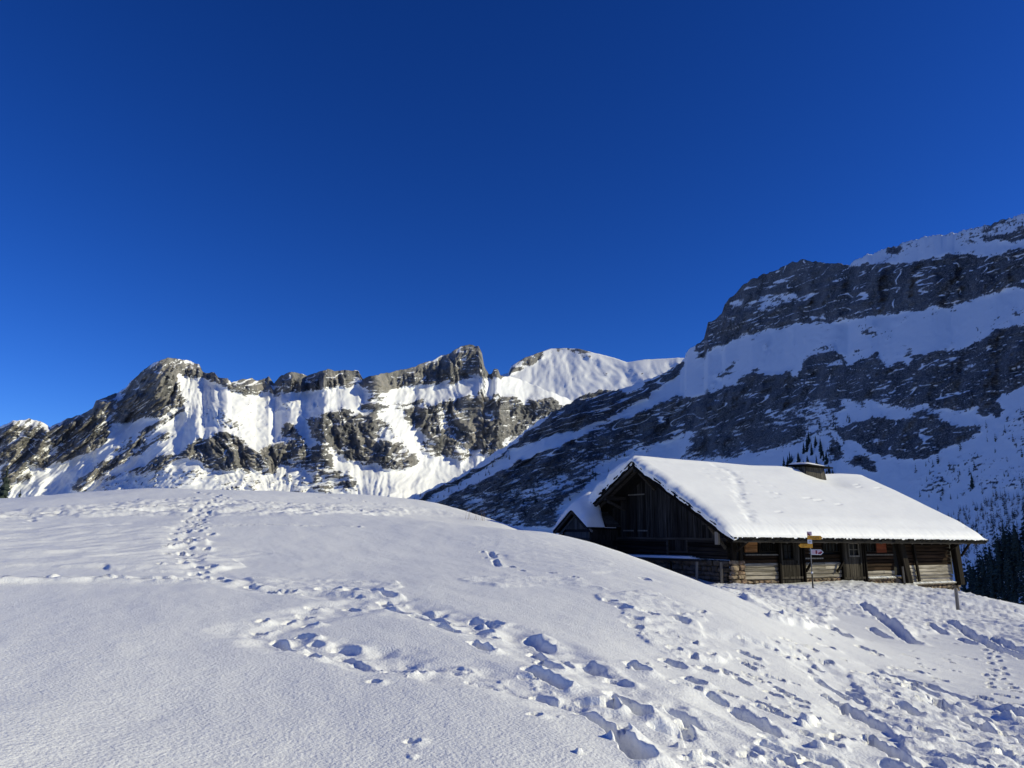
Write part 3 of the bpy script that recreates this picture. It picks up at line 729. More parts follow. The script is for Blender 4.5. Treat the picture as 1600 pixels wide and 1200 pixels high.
# the sunlit range
top_far = curve([(-420, 700), (-150, 690), (-60, 672), (0, 668), (20, 657), (45, 655), (60, 657), (78, 667), (100, 656), (127, 648), (145, 637), (150, 626), (185, 613), (198, 604), (205, 596), (235, 570), (262, 559), (290, 562),
                 (311, 570), (317, 582), (335, 582), (342, 590), (355, 590), (362, 597), (375, 594), (392, 590), (400, 596), (420, 589), (428, 600), (440, 586), (458, 581), (474, 584), (480, 586), (512, 576), (522, 580), (535, 578), (560, 579), (567, 592),
                 (590, 585), (612, 581), (636, 576), (650, 574), (655, 568), (680, 562), (690, 556), (705, 551), (718, 541), (735, 538), (748, 541), (753, 552), (757, 574), (764, 585), (768, 585), (772, 577), (778, 578), (782, 587), (800, 588), (830, 600), (880, 620), (930, 640), (1000, 660), (1100, 690)])
ROCKS_FAR = [
    (c5((-60, 580), (20, 570), (60, 530), (150, 545), (240, 565), (300, 580), (240, 640), (150, 690), (60, 770), (-60, 790)), 1),
    (c5((60, 515), (160, 505), (260, 530), (300, 572), (200, 550), (110, 545)), .35),
    (c5((980, 140), (1200, 180), (1212, 262), (1150, 265), (1045, 250), (1060, 330), (1105, 390), (1090, 440), (1010, 462), (960, 482), (850, 512), (740, 548), (660, 535), (655, 600), (610, 650), (560, 700), (400, 760), (280, 800), (200, 830), (100, 905), (60, 950), (0, 960), (20, 780), (180, 690), (310, 605), (310, 560), (480, 480), (560, 440), (550, 410), (640, 350), (740, 340), (800, 280), (880, 205)), 1),
    (c5((650, 350), (745, 348), (745, 385), (700, 400)), .1), (c5((890, 225), (960, 205), (975, 225), (910, 240)), .15),
    (c5((560, 460), (655, 455), (660, 520), (580, 500)), .4), (c5((210, 690), (300, 655), (380, 665), (330, 720), (250, 725)), .35),
    (c5((100, 840), (180, 795), (262, 785), (250, 805), (170, 835)), .1),
    (c5((1205, 235), (1280, 250), (1290, 280), (1360, 270), (1370, 310), (1430, 285), (1480, 300), (1560, 260), (1620, 250), (1620, 350), (1500, 365), (1380, 330), (1290, 300), (1210, 262)), 1),
    (c5((650, 690), (720, 640), (900, 560), (1050, 470), (1100, 440), (1090, 480), (950, 580), (820, 650), (700, 720)), .50),
    (c5((560, 790), (700, 700), (1000, 590), (1050, 590), (860, 700), (640, 840), (500, 900), (440, 905)), .50),
    (c5((1050, 720), (1130, 680), (1250, 640), (1290, 600), (1420, 620), (1480, 670), (1520, 705), (1530, 830), (1420, 800), (1300, 830), (1240, 800), (1180, 740), (1040, 760)), 1),
    (c5((740, 830), (860, 770), (1000, 720), (1050, 740), (1020, 795), (950, 835), (850, 835)), .75),
    (c5((440, 925), (620, 850), (760, 850), (880, 830), (860, 890), (760, 930), (450, 950)), .62),
    (c5((930, 830), (990, 850), (970, 925), (935, 925)), .8), (c5((1050, 910), (1200, 880), (1390, 845), (1390, 860), (1290, 905), (1290, 945), (1100, 925)), .85),
    (c5((1240, 440), (1290, 480), (1420, 490), (1400, 520), (1290, 510)), .45), (c5((1180, 630), (1210, 640), (1190, 670), (1150, 665)), .7),
    (c5((1180, 480), (1260, 420), (1400, 470), (1560, 560), (1600, 640), (1500, 640), (1420, 600), (1300, 560)), .22),
    (c6((0, 330), (200, 330), (420, 360), (560, 390), (420, 430), (200, 460), (0, 560)), .14), (c6((600, 290), (760, 330), (780, 420), (700, 420)), .3),
    (c5((500, 900), (900, 820), (1240, 800), (1500, 840), (1600, 900), (1600, 960), (500, 960)), .24),
    (c6((940, 560), (1060, 620), (1200, 640), (1250, 660), (1000, 640), (920, 610)), .5), (c6((0, 740), (340, 700), (560, 720), (620, 850), (0, 860)), .2),
    # teeth along the crest
    (c6((-20, 240), (100, 215), (150, 250), (220, 195), (320, 205), (440, 170), (600, 180), (632, 240), (720, 190), (860, 170), (920, 150), (980, 150), (1120, 80), (1180, 40), (1250, 60), (1262, 160), (1285, 215), (1200, 228), (1080, 255), (1000, 268), (900, 270), (800, 292), (715, 318), (640, 275), (620, 268), (500, 283), (440, 292), (330, 285), (210, 318), (140, 315), (0, 325)), 1),
    (c6((1270, 160), (1345, 150), (1365, 215), (1330, 235), (1275, 225)), 1),
    (c6((0, 590), (60, 620), (180, 560), (260, 560), (340, 600), (355, 695), (300, 702), (190, 692), (130, 742), (60, 725), (0, 735)), .95),
    (c6((390, 440), (520, 398), (600, 420), (700, 440), (760, 470), (800, 540), (860, 620), (935, 650), (900, 692), (800, 712), (640, 682), (540, 662), (500, 610), (470, 560), (380, 470)), .97),
    (c6((690, 460), (760, 500), (900, 600), (860, 600), (740, 560), (690, 540)), .25),
    (c6((200, 470), (240, 470), (330, 560), (300, 570), (200, 530)), .7),
    (c6((340, 455), (375, 460), (480, 600), (400, 590), (340, 500)), .8), (c6((350, 600), (395, 590), (465, 620), (460, 705), (350, 715)), .85),
    (c6((580, 370), (690, 340), (720, 380), (700, 410), (620, 400)), .5),
    (c6((780, 375), (960, 340), (990, 372), (1090, 340), (1180, 328), (1350, 318), (1440, 340), (1490, 400), (1495, 490), (1370, 590), (1340, 635), (1250, 640), (1180, 600), (1140, 655), (1060, 635), (1000, 560), (960, 545), (900, 480), (830, 410)), .95),
    (c6((800, 380), (960, 355), (1000, 375), (900, 390), (820, 405)), .2),
    (c6((1090, 400), (1200, 405), (1300, 420), (1440, 440), (1430, 450), (1300, 432), (1180, 420)), .2),
    (c6((1030, 380), (1070, 400), (1080, 470), (1060, 560), (1030, 480)), .3), (c6((1210, 540), (1290, 560), (1340, 620), (1280, 610)), .45), (c6((1110, 560), (1150, 580), (1150, 650), (1080, 640)), .5),
    (c6((370, 782), (440, 765), (480, 800), (390, 812)), .95), (c6((480, 780), (570, 768), (585, 800), (490, 802)), .95), (c6((340, 740), (460, 720), (560, 730), (600, 770), (520, 770), (380, 790)), .45),
    (c6((1470, 360), (1560, 330), (1640, 340), (1700, 420), (1560, 470), (1490, 480)), .8),
    (c6((0, 860), (60, 820), (90, 860)), .5), (c6((690, 840), (760, 815), (770, 850)), .35),
]
far_fall = lambda U, V: np.interp(U, [-200, 150, 270, 300, 345, 420, 455, 500, 540, 610, 650, 720, 770, 900], [.9, .9, .8, .2, -.7, -.35, .45, .1, -.45, .4, .1, -.3, .3, .2])
us_far = np.arange(-420, 1100, 1.7, dtype=np.float32)
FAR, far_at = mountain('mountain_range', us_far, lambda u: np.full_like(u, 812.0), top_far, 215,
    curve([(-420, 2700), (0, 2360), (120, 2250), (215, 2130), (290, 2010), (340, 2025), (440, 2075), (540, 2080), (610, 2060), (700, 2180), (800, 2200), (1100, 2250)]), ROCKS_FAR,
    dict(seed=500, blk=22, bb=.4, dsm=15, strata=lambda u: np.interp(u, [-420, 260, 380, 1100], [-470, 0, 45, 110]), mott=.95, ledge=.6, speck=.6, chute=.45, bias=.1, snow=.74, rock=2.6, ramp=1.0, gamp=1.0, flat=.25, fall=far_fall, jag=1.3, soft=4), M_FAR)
tag(FAR, 'sunlit rocky mountain range with a crest of grey stone teeth above snow slopes', 'mountain', kind='structure')

# the white dome behind
top_dome = curve([(600, 640), (700, 610), (770, 590), (795, 582), (798, 572), (820, 559), (845, 550), (858, 545), (880, 544), (905, 545), (935, 553), (960, 559), (980, 566), (1005, 562), (1060, 559), (1120, 562), (1250, 600), (1400, 650)])
ROCKS_DOME = [(c7((115, 190), (200, 135), (310, 95), (300, 130), (200, 190), (120, 212)), 1), (c7((330, 80), (460, 75), (560, 100), (640, 125), (540, 135), (420, 110), (330, 110)), .62),
              (c7((590, 205), (700, 200), (830, 215), (800, 240), (700, 220), (600, 222)), .5), (c7((700, 170), (780, 180), (800, 200), (720, 195)), .4), (c7((480, 120), (620, 150), (700, 165), (600, 170), (500, 140)), .3)]
us_d = np.arange(600, 1400, 2.4, dtype=np.float32)
DOME, dome_at = mountain('snowy_peak', us_d, lambda u: np.full_like(u, 700.0), top_dome, 90, curve([(600, 3600), (1000, 3600), (1400, 3400)]), ROCKS_DOME,
    dict(seed=700, strata=-0.05, mott=.5, ledge=.8, speck=.6, snow=.72, rock=1.8, ramp=.6, gamp=.8, flat=.2, fall=lambda U, V: np.interp(U, [780, 850, 900, 1000], [.6, -.1, -.7, -.6]), jag=.4), M_FAR)
tag(DOME, 'white domed peak with a thin dark rock cap behind the stone teeth', 'mountain', kind='structure')

# the shaded wall of the valley
top_near = curve([(520, 806), (560, 800), (600, 790), (640, 777), (700, 752), (740, 730), (800, 690), (850, 652), (880, 636), (915, 615), (940, 610), (962, 609), (990, 601), (1030, 586), (1062, 568), (1070, 560), (1072, 550), (1085, 540), (1100, 529), (1106, 506), (1128, 490),
                  (1133, 474), (1160, 447), (1175, 435), (1205, 426), (1240, 408), (1265, 407), (1292, 411), (1325, 414), (1345, 402), (1380, 391), (1420, 377), (1450, 370), (1500, 362), (1530, 355), (1560, 347), (1600, 332), (1700, 300), (1800, 292), (1950, 330), (2150, 430), (2400, 590), (2700, 740)])
ROCKS_NEAR = [
    # spur: dark belts with snow between
    (c7((-420, 900), (-250, 800), (0, 690), (160, 575), (400, 370), (520, 310), (600, 290), (690, 308), (790, 275), (870, 240), (1030, 130), (1035, 170), (1000, 215), (930, 252), (890, 292), (840, 345), (700, 398), (540, 482), (400, 522), (250, 555), (160, 590), (0, 700), (-250, 830), (-420, 930)), .97),
    (c7((690, 310), (800, 270), (880, 262), (800, 300), (720, 325)), .1),
    (c7((-300, 900), (-100, 800), (200, 660), (420, 580), (500, 530), (620, 470), (760, 440), (900, 360), (1000, 340), (1180, 310), (1240, 330), (1150, 400), (1080, 500), (960, 560), (800, 590), (700, 600), (560, 660), (380, 720), (200, 800), (0, 900), (-200, 960)), .66),
    (c7((400, 700), (560, 600), (720, 560), (860, 520), (980, 500), (900, 570), (720, 620), (500, 700)), .8),
    (c7((700, 600), (860, 560), (960, 570), (860, 610), (730, 640)), .15),
    (c7((0, 800), (200, 720), (430, 660), (300, 760), (100, 860)), .4),
    (ca((330, 750), (640, 640), (900, 560), (1150, 480), (1180, 520), (980, 620), (760, 690), (560, 760), (400, 800)), .55),
    (ca((560, 840), (760, 770), (960, 690), (1060, 640), (1000, 720), (840, 800), (800, 900), (640, 900)), .55),
    (ca((250, 790), (500, 690), (700, 610), (900, 540), (1160, 470), (1190, 560), (1000, 640), (900, 760), (860, 900), (640, 910), (400, 850)), .40),
    (ca((330, 750), (640, 640), (900, 560), (1150, 490), (1170, 515), (980, 600), (760, 670), (560, 740), (400, 790)), .6),
    (ca((640, 800), (800, 730), (960, 680), (1080, 630), (1020, 700), (860, 780), (800, 880), (700, 880)), .58),
    (cc((-60, 340), (250, 265), (440, 200), (640, 165), (640, 330), (480, 400), (330, 440), (0, 480), (-100, 470)), .33),
    (cc((-40, 360), (120, 345), (210, 370), (200, 420), (100, 440), (-40, 440)), .66), (cc((200, 330), (300, 290), (420, 270), (480, 330), (330, 390), (220, 380)), .5),
    # upper cliffs
    (c8((-40, 700), (0, 660), (20, 575), (70, 540), (90, 480), (190, 390), (240, 350), (330, 325), (440, 270), (600, 285), (720, 300), (750, 310), (790, 300), (890, 285), (930, 300), (1050, 280), (1180, 250), (1310, 235), (1380, 270), (1440, 240), (1579, 215), (1900, 150), (1900, 330), (1579, 402), (1490, 392), (1420, 432), (1300, 472), (1080, 512), (960, 527), (800, 547), (640, 572), (480, 577), (400, 602), (250, 612), (160, 652), (60, 692), (-20, 750)), 1),
    (c8((100, 510), (150, 460), (300, 440), (380, 420), (520, 460), (420, 490), (340, 520), (290, 540), (200, 520)), .25),
    (c8((640, 412), (790, 396), (880, 420), (1010, 390), (1180, 350), (1240, 310), (1579, 262), (1800, 225), (1800, 240), (1579, 278), (1250, 326), (1190, 366), (1020, 406), (885, 434), (790, 410), (650, 424)), .15),
    (c8((300, 380), (400, 325), (410, 335), (320, 395)), .1), (c8((600, 430), (680, 375), (690, 385), (620, 440)), .2), (c8((700, 390), (760, 340), (768, 348), (712, 398)), .2),
    (c8((30, 640), (100, 640), (250, 600), (470, 570), (440, 590), (300, 620), (120, 680), (20, 720)), .55),
    (c8((880, 235), (980, 205), (1060, 185), (1050, 200), (900, 245)), .75), (c8((1220, 192), (1350, 175), (1480, 150), (1579, 120), (1800, 60), (1800, 90), (1579, 165), (1480, 180), (1300, 198)), .85),
    (c8((1130, 150), (1300, 130), (1440, 80), (1579, 25), (1800, -40), (1800, 40), (1579, 110), (1420, 140), (1200, 170)), .33),
    # scattered stones on the long snowfield
    (c8((480, 740), (600, 690), (640, 630), (660, 640), (620, 700), (520, 745)), .3), (c8((700, 670), (790, 740), (810, 755), (720, 715)), .35), (c8((740, 580), (840, 575), (850, 620), (800, 680), (770, 620)), .3),
    (c8((860, 640), (940, 610), (930, 660), (880, 680)), .25), (c8((60, 830), (180, 762), (190, 775), (90, 840)), .5), (c8((280, 770), (300, 780), (260, 820), (240, 822)), .4),
    (c8((1080, 545), (1250, 490), (1255, 505), (1100, 560)), .4), (c8((930, 565), (980, 560), (975, 575), (930, 578)), .6), (c8((1340, 600), (1540, 520), (1579, 540), (1400, 600), (1340, 670)), .22),
    # middle band
    (c8((470, 830), (500, 770), (560, 750), (640, 730), (690, 745), (700, 800), (740, 785), (840, 748), (910, 812), (960, 780), (1000, 790), (1060, 750), (1140, 730), (1270, 730), (1330, 680), (1440, 620), (1540, 600), (1600, 615), (1900, 520), (1900, 800), (1579, 880), (1480, 932), (1460, 952), (1320, 992), (1220, 1012), (1130, 1002), (1100, 962), (1010, 1002), (930, 992), (810, 952), (640, 952), (520, 942), (480, 860)), .93),
    (c8((1540, 600), (1600, 590), (1700, 560), (1700, 640), (1579, 680), (1530, 640)), 1),
    (c8((690, 825), (740, 830), (760, 850), (700, 860)), .2), (c8((1260, 790), (1400, 780), (1340, 815), (1280, 840)), .3), (c8((1380, 740), (1460, 820), (1450, 830), (1370, 760)), .15), (c8((560, 880), (600, 860), (690, 870), (600, 900)), .35),
    (c8((985, 730), (1010, 715), (1020, 740), (990, 745)), .9),
    (c8((0, 950), (100, 920), (180, 870), (250, 825), (320, 850), (400, 850), (480, 870), (500, 940), (440, 982), (300, 1052), (150, 1092), (40, 1112), (-40, 1110), (-200, 1060), (-200, 1000)), .97),
    (c8((330, 870), (350, 870), (390, 930), (380, 940)), .1), (c8((410, 820), (425, 825), (430, 850), (400, 850)), .9),
    (c8((480, 960), (560, 960), (560, 1010), (500, 1000)), .4), (c8((620, 930), (690, 940), (690, 1000), (620, 970)), .5), (c8((740, 970), (800, 960), (800, 1000), (740, 1000)), .5),
    # lower knolls
    (cb((430, 190), (540, 160), (640, 130), (720, 130), (830, 150), (960, 85), (1020, 85), (1100, 150), (1180, 195), (1300, 190), (1340, 200), (1240, 260), (1150, 290), (1060, 345), (930, 385), (820, 385), (760, 360), (700, 375), (620, 350), (560, 290), (470, 270)), .86),
    (cb((540, 190), (570, 185), (720, 300), (700, 310), (600, 240)), .15), (cb((760, 330), (860, 240), (880, 250), (790, 350)), .3), (cb((850, 165), (900, 140), (1000, 170), (960, 200)), .5),
    (cb((440, 400), (560, 370), (640, 400), (680, 440), (640, 460), (560, 430)), .8), (cb((1310, 80), (1400, 10), (1470, 60), (1440, 120), (1340, 120)), .7),
    (cb((-400, 260), (-200, 230), (20, 190), (180, 130), (240, 210), (160, 260), (60, 290), (-100, 300), (-400, 420)), .5), (cb((0, 150), (60, 130), (200, 150), (100, 190)), .4),
    (cb((350, 10), (470, 0), (470, 40), (400, 70), (360, 60)), .6), (cb((180, 60), (290, 30), (270, 90), (200, 90)), .35), (cb((380, 240), (470, 290), (480, 350), (420, 430), (380, 330)), .5),
    (cb((1430, 210), (1600, 60), (1800, 0), (1800, 200), (1600, 340), (1500, 300)), .26), (cb((920, 580), (1100, 430), (1300, 330), (1330, 350), (1200, 500), (1050, 620)), .22), (cb((1300, 400), (1600, 400), (1800, 400), (1800, 560), (1400, 560), (1200, 600)), .2),
    (cb((1150, 740), (1280, 690), (1450, 640), (1600, 600), (1900, 560), (1900, 1400), (1200, 1400)), .16),
]
near_fall = lambda U, V: np.interp(U, [600, 1000, 1300, 1600], [.9, .7, .25, .1])
us_near = np.concatenate([np.arange(520, 1650, 1.55), np.arange(1652, 2700, 9.0)]).astype(np.float32)
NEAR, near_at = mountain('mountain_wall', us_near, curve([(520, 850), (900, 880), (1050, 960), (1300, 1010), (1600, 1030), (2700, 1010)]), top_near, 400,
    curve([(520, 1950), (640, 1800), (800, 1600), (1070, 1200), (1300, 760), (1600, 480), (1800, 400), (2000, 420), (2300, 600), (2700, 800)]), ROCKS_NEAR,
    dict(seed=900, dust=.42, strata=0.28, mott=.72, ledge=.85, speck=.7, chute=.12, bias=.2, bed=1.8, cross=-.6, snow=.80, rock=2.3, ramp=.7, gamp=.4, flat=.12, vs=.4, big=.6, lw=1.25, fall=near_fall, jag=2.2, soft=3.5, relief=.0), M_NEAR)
tag(NEAR, 'steep valley wall in blue shade with dark cliff bands between snowfields behind the hut', 'mountain', kind='structure')
#SECTION_HUT

# ------------------------------------------------------------------ the hut
BZ = 2.1                                              # the hut's origin lies 2.1 m below eye level
HUT = empty('wooden_hut', (W0[0], W0[1], -BZ), PHI)
tag(HUT, 'long dark wooden alpine hut under a thick snow covered roof', 'hut')
def part(o):
    o.location = (0, 0, BZ); return o
WY, RIDGE_Y, LX = 9.32, 4.66, 18.3
PITCH = 0.577
def zr(y): return 3.60 - PITCH * abs(y - RIDGE_Y)     # top of the roof deck
X0R, XE = -1.5, 18.8
def xend(y): return XE - 1.18 * (1 - abs(y - RIDGE_Y) / 6.26)

rh = random.Random(11)
def chamfer_box(c, sx, sy, sz, k=0.28, j=0.12, rg=rh):
    """rounded, uneven stone: 24 corners"""
    vs = []; idx = {}
    for ax in range(3):
        for sgn in (-1, 1):
            for a in (-1, 1):
                for b in (-1, 1):
                    p = [0, 0, 0]; p[ax] = sgn; o = [i for i in range(3) if i != ax]
                    p[o[0]] = a * (1 - k); p[o[1]] = b * (1 - k)
                    idx[(ax, sgn, a, b)] = len(vs); vs.append(p)
    corner = {}
    for sx_ in (-1, 1):
        for sy_ in (-1, 1):
            for sz_ in (-1, 1): corner[(sx_, sy_, sz_)] = [rg.uniform(-j, j) for _ in range(3)]
    out = []
    for p in vs:
        s = tuple(1 if q >= 0 else -1 for q in p); d = corner[s]
        out.append((c[0] + sx * (p[0] + d[0]), c[1] + sy * (p[1] + d[1]), c[2] + sz * (p[2] + d[2])))
    F = []
    for ax in range(3):
        for sgn in (-1, 1): F.append([idx[(ax, sgn, a, b)] for a, b in ((-1, -1), (1, -1), (1, 1), (-1, 1))])
    for ax in range(3):                                # edges
        o = [i for i in range(3) if i != ax]
        for s0 in (-1, 1):
            for s1 in (-1, 1):
                def key(face, t):
                    val = {o[0]: s0, o[1]: s1, ax: t}; oo = [i for i in range(3) if i != face]
                    return idx[(face, val[face], val[oo[0]], val[oo[1]])]
                F.append([key(o[0], -1), key(o[0], 1), key(o[1], 1), key(o[1], -1)])
    for a in (-1, 1):
        for b in (-1, 1):
            for c_ in (-1, 1): F.append([idx[(0, a, b, c_)], idx[(1, b, a, c_)], idx[(2, c_, a, b)]])
    return out, F
def stone(c, sx, sy, sz, m=None):
    v, f = chamfer_box(c, sx, sy * rh.uniform(.8, 1.2), sz, rh.uniform(.25, .5), .22)
    o = mesh_obj('stone', v, f, m or rh.choice([M_STONE, M_STONE, M_STONE2]), HUT)
    me = o.data
    import bmesh
    bm = bmesh.new(); bm.from_mesh(me); bmesh.ops.recalc_face_normals(bm, faces=bm.faces); bm.to_mesh(me); bm.free()
    return part(o)
def stone_course(x0, x1, z0, z1, yc, along='x', dep=0.14, wid=(.26, .5)):
    z = z0
    while z < z1 - 0.05:
        h = min(rh.uniform(.16, .27), z1 - z)
        if z1 - z - h < .08: h = z1 - z
        x = x0 + rh.uniform(-.05, .02)
        while x < x1 - .06:
            w = min(rh.uniform(*wid), x1 - x)
            cx, cz = x + w / 2, z + h / 2
            if along == 'x': stone((cx, yc + rh.uniform(-.03, .03), cz), w / 2 - .008, dep, h / 2 - .008)
            else: stone((yc + rh.uniform(-.03, .03), cx, cz), dep, w / 2 - .008, h / 2 - .008)
            x += w
        z += h

# --- plinth of rubble stone
mb = MB()
mb.box((0.05, 0.02, -3.3), (13.1, 0.5, -1.93)); mb.box((13.102, 0.02, -3.6), (18.35, 0.5, -2.33)); mb.box((0.05, 0.502, -3.0), (0.5, WY, -1.03))
part(mb.build('plinth', M_MORTAR, HUT))
stone_course(.85, 3.1, -2.25, -1.9, 0.0); stone_course(4.9, 7.7, -2.2, -1.88, 0.0); stone_course(9.7, 12.1, -2.5, -1.98, 0.0)
stone_course(13.1, 18.4, -3.05, -2.33, 0.0); stone_course(12.2, 13.1, -2.5, -2.0, -.05)
stone_course(-.05, .8, -2.3, -1.0, -.06, wid=(.3, .5)); _m = (M_STONE, M_STONE2); M_STONE = M_STONE2 = M_SHADESTONE
stone_course(.1, 6.2, -2.3, -1.02, 0.02, along='y', wid=(.25, .6))
M_STONE, M_STONE2 = _m

# --- log walls: front, in four bays
def log_x(x0, x1, z, h, m, y=0.0, dep=.2):
    b = MB(); j = rh.uniform(-.018, .018)
    b.bar((x0, y + j, z), (x1, y + j + rh.uniform(-.01, .01), z + rh.uniform(-.008, .008)), dep, h - .016, ch=.03)
    return part(b.build('log', m, HUT))
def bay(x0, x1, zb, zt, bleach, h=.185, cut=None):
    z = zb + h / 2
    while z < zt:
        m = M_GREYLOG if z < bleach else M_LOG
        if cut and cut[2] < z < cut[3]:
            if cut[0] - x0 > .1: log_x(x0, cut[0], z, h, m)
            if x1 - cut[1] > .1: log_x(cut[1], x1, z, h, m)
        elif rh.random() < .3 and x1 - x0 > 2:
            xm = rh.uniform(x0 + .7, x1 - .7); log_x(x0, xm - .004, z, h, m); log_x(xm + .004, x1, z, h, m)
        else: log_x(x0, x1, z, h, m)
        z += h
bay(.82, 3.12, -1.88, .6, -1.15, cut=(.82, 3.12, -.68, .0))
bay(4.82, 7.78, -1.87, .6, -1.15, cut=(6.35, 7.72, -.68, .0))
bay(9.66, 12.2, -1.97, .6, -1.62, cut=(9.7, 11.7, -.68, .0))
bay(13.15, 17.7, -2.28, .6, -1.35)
b = MB(); b.box((.3, .16, -1.9), (18.3, .3, .6)); part(b.build('inner_wall', M_HOLE, HUT))
# ledge rails, benches with a line of snow
for x0, x1, z in ((.85, 3.1, -.77), (9.7, 12.1, -.80), (4.85, 6.3, -.95)):
    b = MB(); b.box((x0, -.17, z - .03), (x1, -.07, z + .03)); part(b.build('ledge', M_GREYPOST, HUT))
for x0, x1, z, d in ((13.3, 17.6, -2.30, .34), (9.75, 12.05, -1.95, .26)):
    b = MB(); b.box((x0, -d, z - .05), (x1, -.11, z)); o = part(b.build('bench', M_GREYPOST, HUT))
    b = MB(); n = 24
    for k in range(n):
        xa, xb = x0 + (x1 - x0) * k / n, x0 + (x1 - x0) * (k + 1) / n
        b.add([(xa, -d - .01, z + .002), (xb, -d - .01, z + .002), (xb, -.112, z + .002), (xa, -.112, z + .002), (xa + .01, -d * .7, z + rh.uniform(.03, .08)), (xb - .01, -d * .7, z + rh.uniform(.03, .08)), (xb, -.115, z + .07), (xa, -.115, z + .07)],
              [(0, 1, 5, 4), (4, 5, 6, 7), (1, 2, 6, 5), (3, 0, 4, 7)])
    b.build('snow_line', M_ROOFSNOW, o)
# windows and shutters of the front
def window_(x0, x1, z0, z1, bars=0):
    f = MB(); t = .05
    f.box((x0, -.12, z0), (x0 + t, .02, z1)); f.box((x1 - t, -.12, z0), (x1, .02, z1)); f.box((x0 + t, -.12, z0), (x1 - t, .02, z0 + t)); f.box((x0 + t, -.12, z1 - t), (x1 - t, .02, z1))
    o = part(f.build('window', M_POST, HUT))
    g = MB(); g.box((x0 + t, -.03, z0 + t), (x1 - t, -.01, z1 - t)); g.build('pane', M_GLASS, o)
    for k in range(bars):
        xx = x0 + (x1 - x0) * (k + 1) / (bars + 1); g = MB(); g.box((xx - .018, -.09, z0 + t), (xx + .018, -.05, z1 - t)); g.build('bar', M_POST, o)
    return o
window_(1.78, 3.08, -.66, -.03, 8); window_(6.38, 7.7, -.66, -.03, 4); window_(9.72, 10.72, -.66, -.03, 3)
def shutter(x0, x1, z0, z1, m, n, lab):
    o = None
    b = MB(); b.box((x0, -.07, z0), (x1, -.03, z1)); o = part(b.build('shutter', m, HUT)); o['label'] = lab
    for k in range(n):
        za, zb = z0 + (z1 - z0) * k / n, z0 + (z1 - z0) * (k + 1) / n
        b = MB(); b.box((x0 + rh.uniform(0, .03), -.10 - rh.uniform(0, .015), za + .006), (x1 - rh.uniform(0, .03), -.072, zb - .006)); b.build('plank', m, o)
shutter(.9, 1.72, -.66, -.03, M_ORANGE, 4, 'orange brown planked shutter')
shutter(10.78, 11.65, -.70, .0, M_RED, 4, 'red brown planked shutter')
# doors
def door(x0, x1, z0, z1, hx0, hx1, hz0, hz1):
    f = MB(); f.box((x0, -.16, z0), (x0 + .11, .05, z1)); f.box((x1 - .11, -.16, z0), (x1, .05, z1)); f.box((x0 + .11, -.16, z1 - .12), (x1 - .11, .05, z1))
    o = part(f.build('door', M_POST, HUT))
    x = x0 + .115
    while x < x1 - .13:
        w = min(rh.uniform(.13, .21), x1 - .115 - x)
        top = z1 - .125
        if hx0 - .05 < x + w / 2 < hx1 + .05: top = hz0
        b = MB(); b.box((x + .005, -.10 - rh.uniform(0, .02), z0 + rh.uniform(0, .04)), (x + w - .005, -.06, top - rh.uniform(0, .03))); b.build('plank', M_DOOR, o)
        x += w
    b = MB(); b.box((hx0, -.03, hz0), (hx1, .0, z1 - .125)); b.build('hatch', M_HOLE, o)
    b = MB(); b.bar((hx0 - .03, -.13, hz0), (hx1 + .03, -.13, hz0), .05, .08); b.bar((hx0, -.12, hz0 + .04), (hx0, -.12, hz1), .05, .05, up=(0, 1, 0)); b.bar((hx1, -.12, hz0 + .04), (hx1, -.12, hz1), .05, .05, up=(0, 1, 0)); b.bar((hx0 - .02, -.12, hz1), (hx1 + .02, -.12, hz1), .05, .06)
    b.bar(((hx0 + hx1) / 2, -.11, hz0 + .04), ((hx0 + hx1) / 2, -.11, hz1 - .03), .03, .03, up=(0, 1, 0)); b.bar((hx0, -.09, (hz0 + hz1) / 2), (hx1, -.09, (hz0 + hz1) / 2), .025, .03)
    b.build('hatch_frame', M_GREYPOST if x0 > 7 else M_POST, o)
    b = MB(); b.bar((x0 + .06, -.15, z0 + .3), (x1 - .06, -.15, z0 + .3), .05, .10); b.build('crossbar', M_DOOR, o)
    b = MB(); b.box((x1 - .35, -.17, z0 + .95), (x1 - .32, -.12, z0 + 1.08)); b.build('handle', M_BLACK, o)
door(3.15, 4.76, -2.12, .1, 3.45, 4.12, -.98, -.3)
door(7.82, 9.62, -2.22, .1, 8.4, 9.2, -.86, -.22)
# posts, buttress, braces and bars for brace shadows of the front
for a, bb, w, h in (((12.5, -.2, .45), (12.82, -.42, -2.35), .48, .34), ((17.95, -.22, .35), (18.08, -.3, -2.45), .5, .3)):
    b = MB(); b.bar(a, bb, w, h, up=(0, 1, 0), ch=.04); part(b.build('buttress', M_POST, HUT))
for a, bb, w in (((13.95, -.16, .3), (14.2, -.22, -2.2), .17), ((.12, -.14, .5), (.12, -.14, -1.0), .26), ((.55, -.15, .5), (.55, -.15, -1.0), .2), ((3.08, -.16, .5), (3.08, -.18, -2.1), .11), ((4.84, -.16, .5), (4.84, -.18, -2.1), .12), ((7.76, -.16, .5), (7.76, -.18, -2.1), .11), ((9.66, -.16, .5), (9.66, -.18, -2.1), .1)):
    b = MB(); b.bar(a, bb, w, .1, up=(0, 1, 0), ch=.015); part(b.build('post', M_POST, HUT))
for a, bb in (((4.9, -.2, -1.55), (5.25, -.3, -1.1)), ((7.25, -.2, -1.6), (7.65, -.3, -1.12)), ((18.35, -.35, -.9), (18.75, -.7, -.15)), ((.2, -.2, -.6), (.2, -1.2, .05)), ((17.4, -.2, -.6), (17.4, -1.2, .05))):  # first two are dark bars standing in for knee-brace shadows on the logs
    b = MB(); b.bar(a, bb, .1, .1, up=(0, 1, 0), ch=.01); part(b.build('brace_or_shadow_bar', M_POST, HUT))

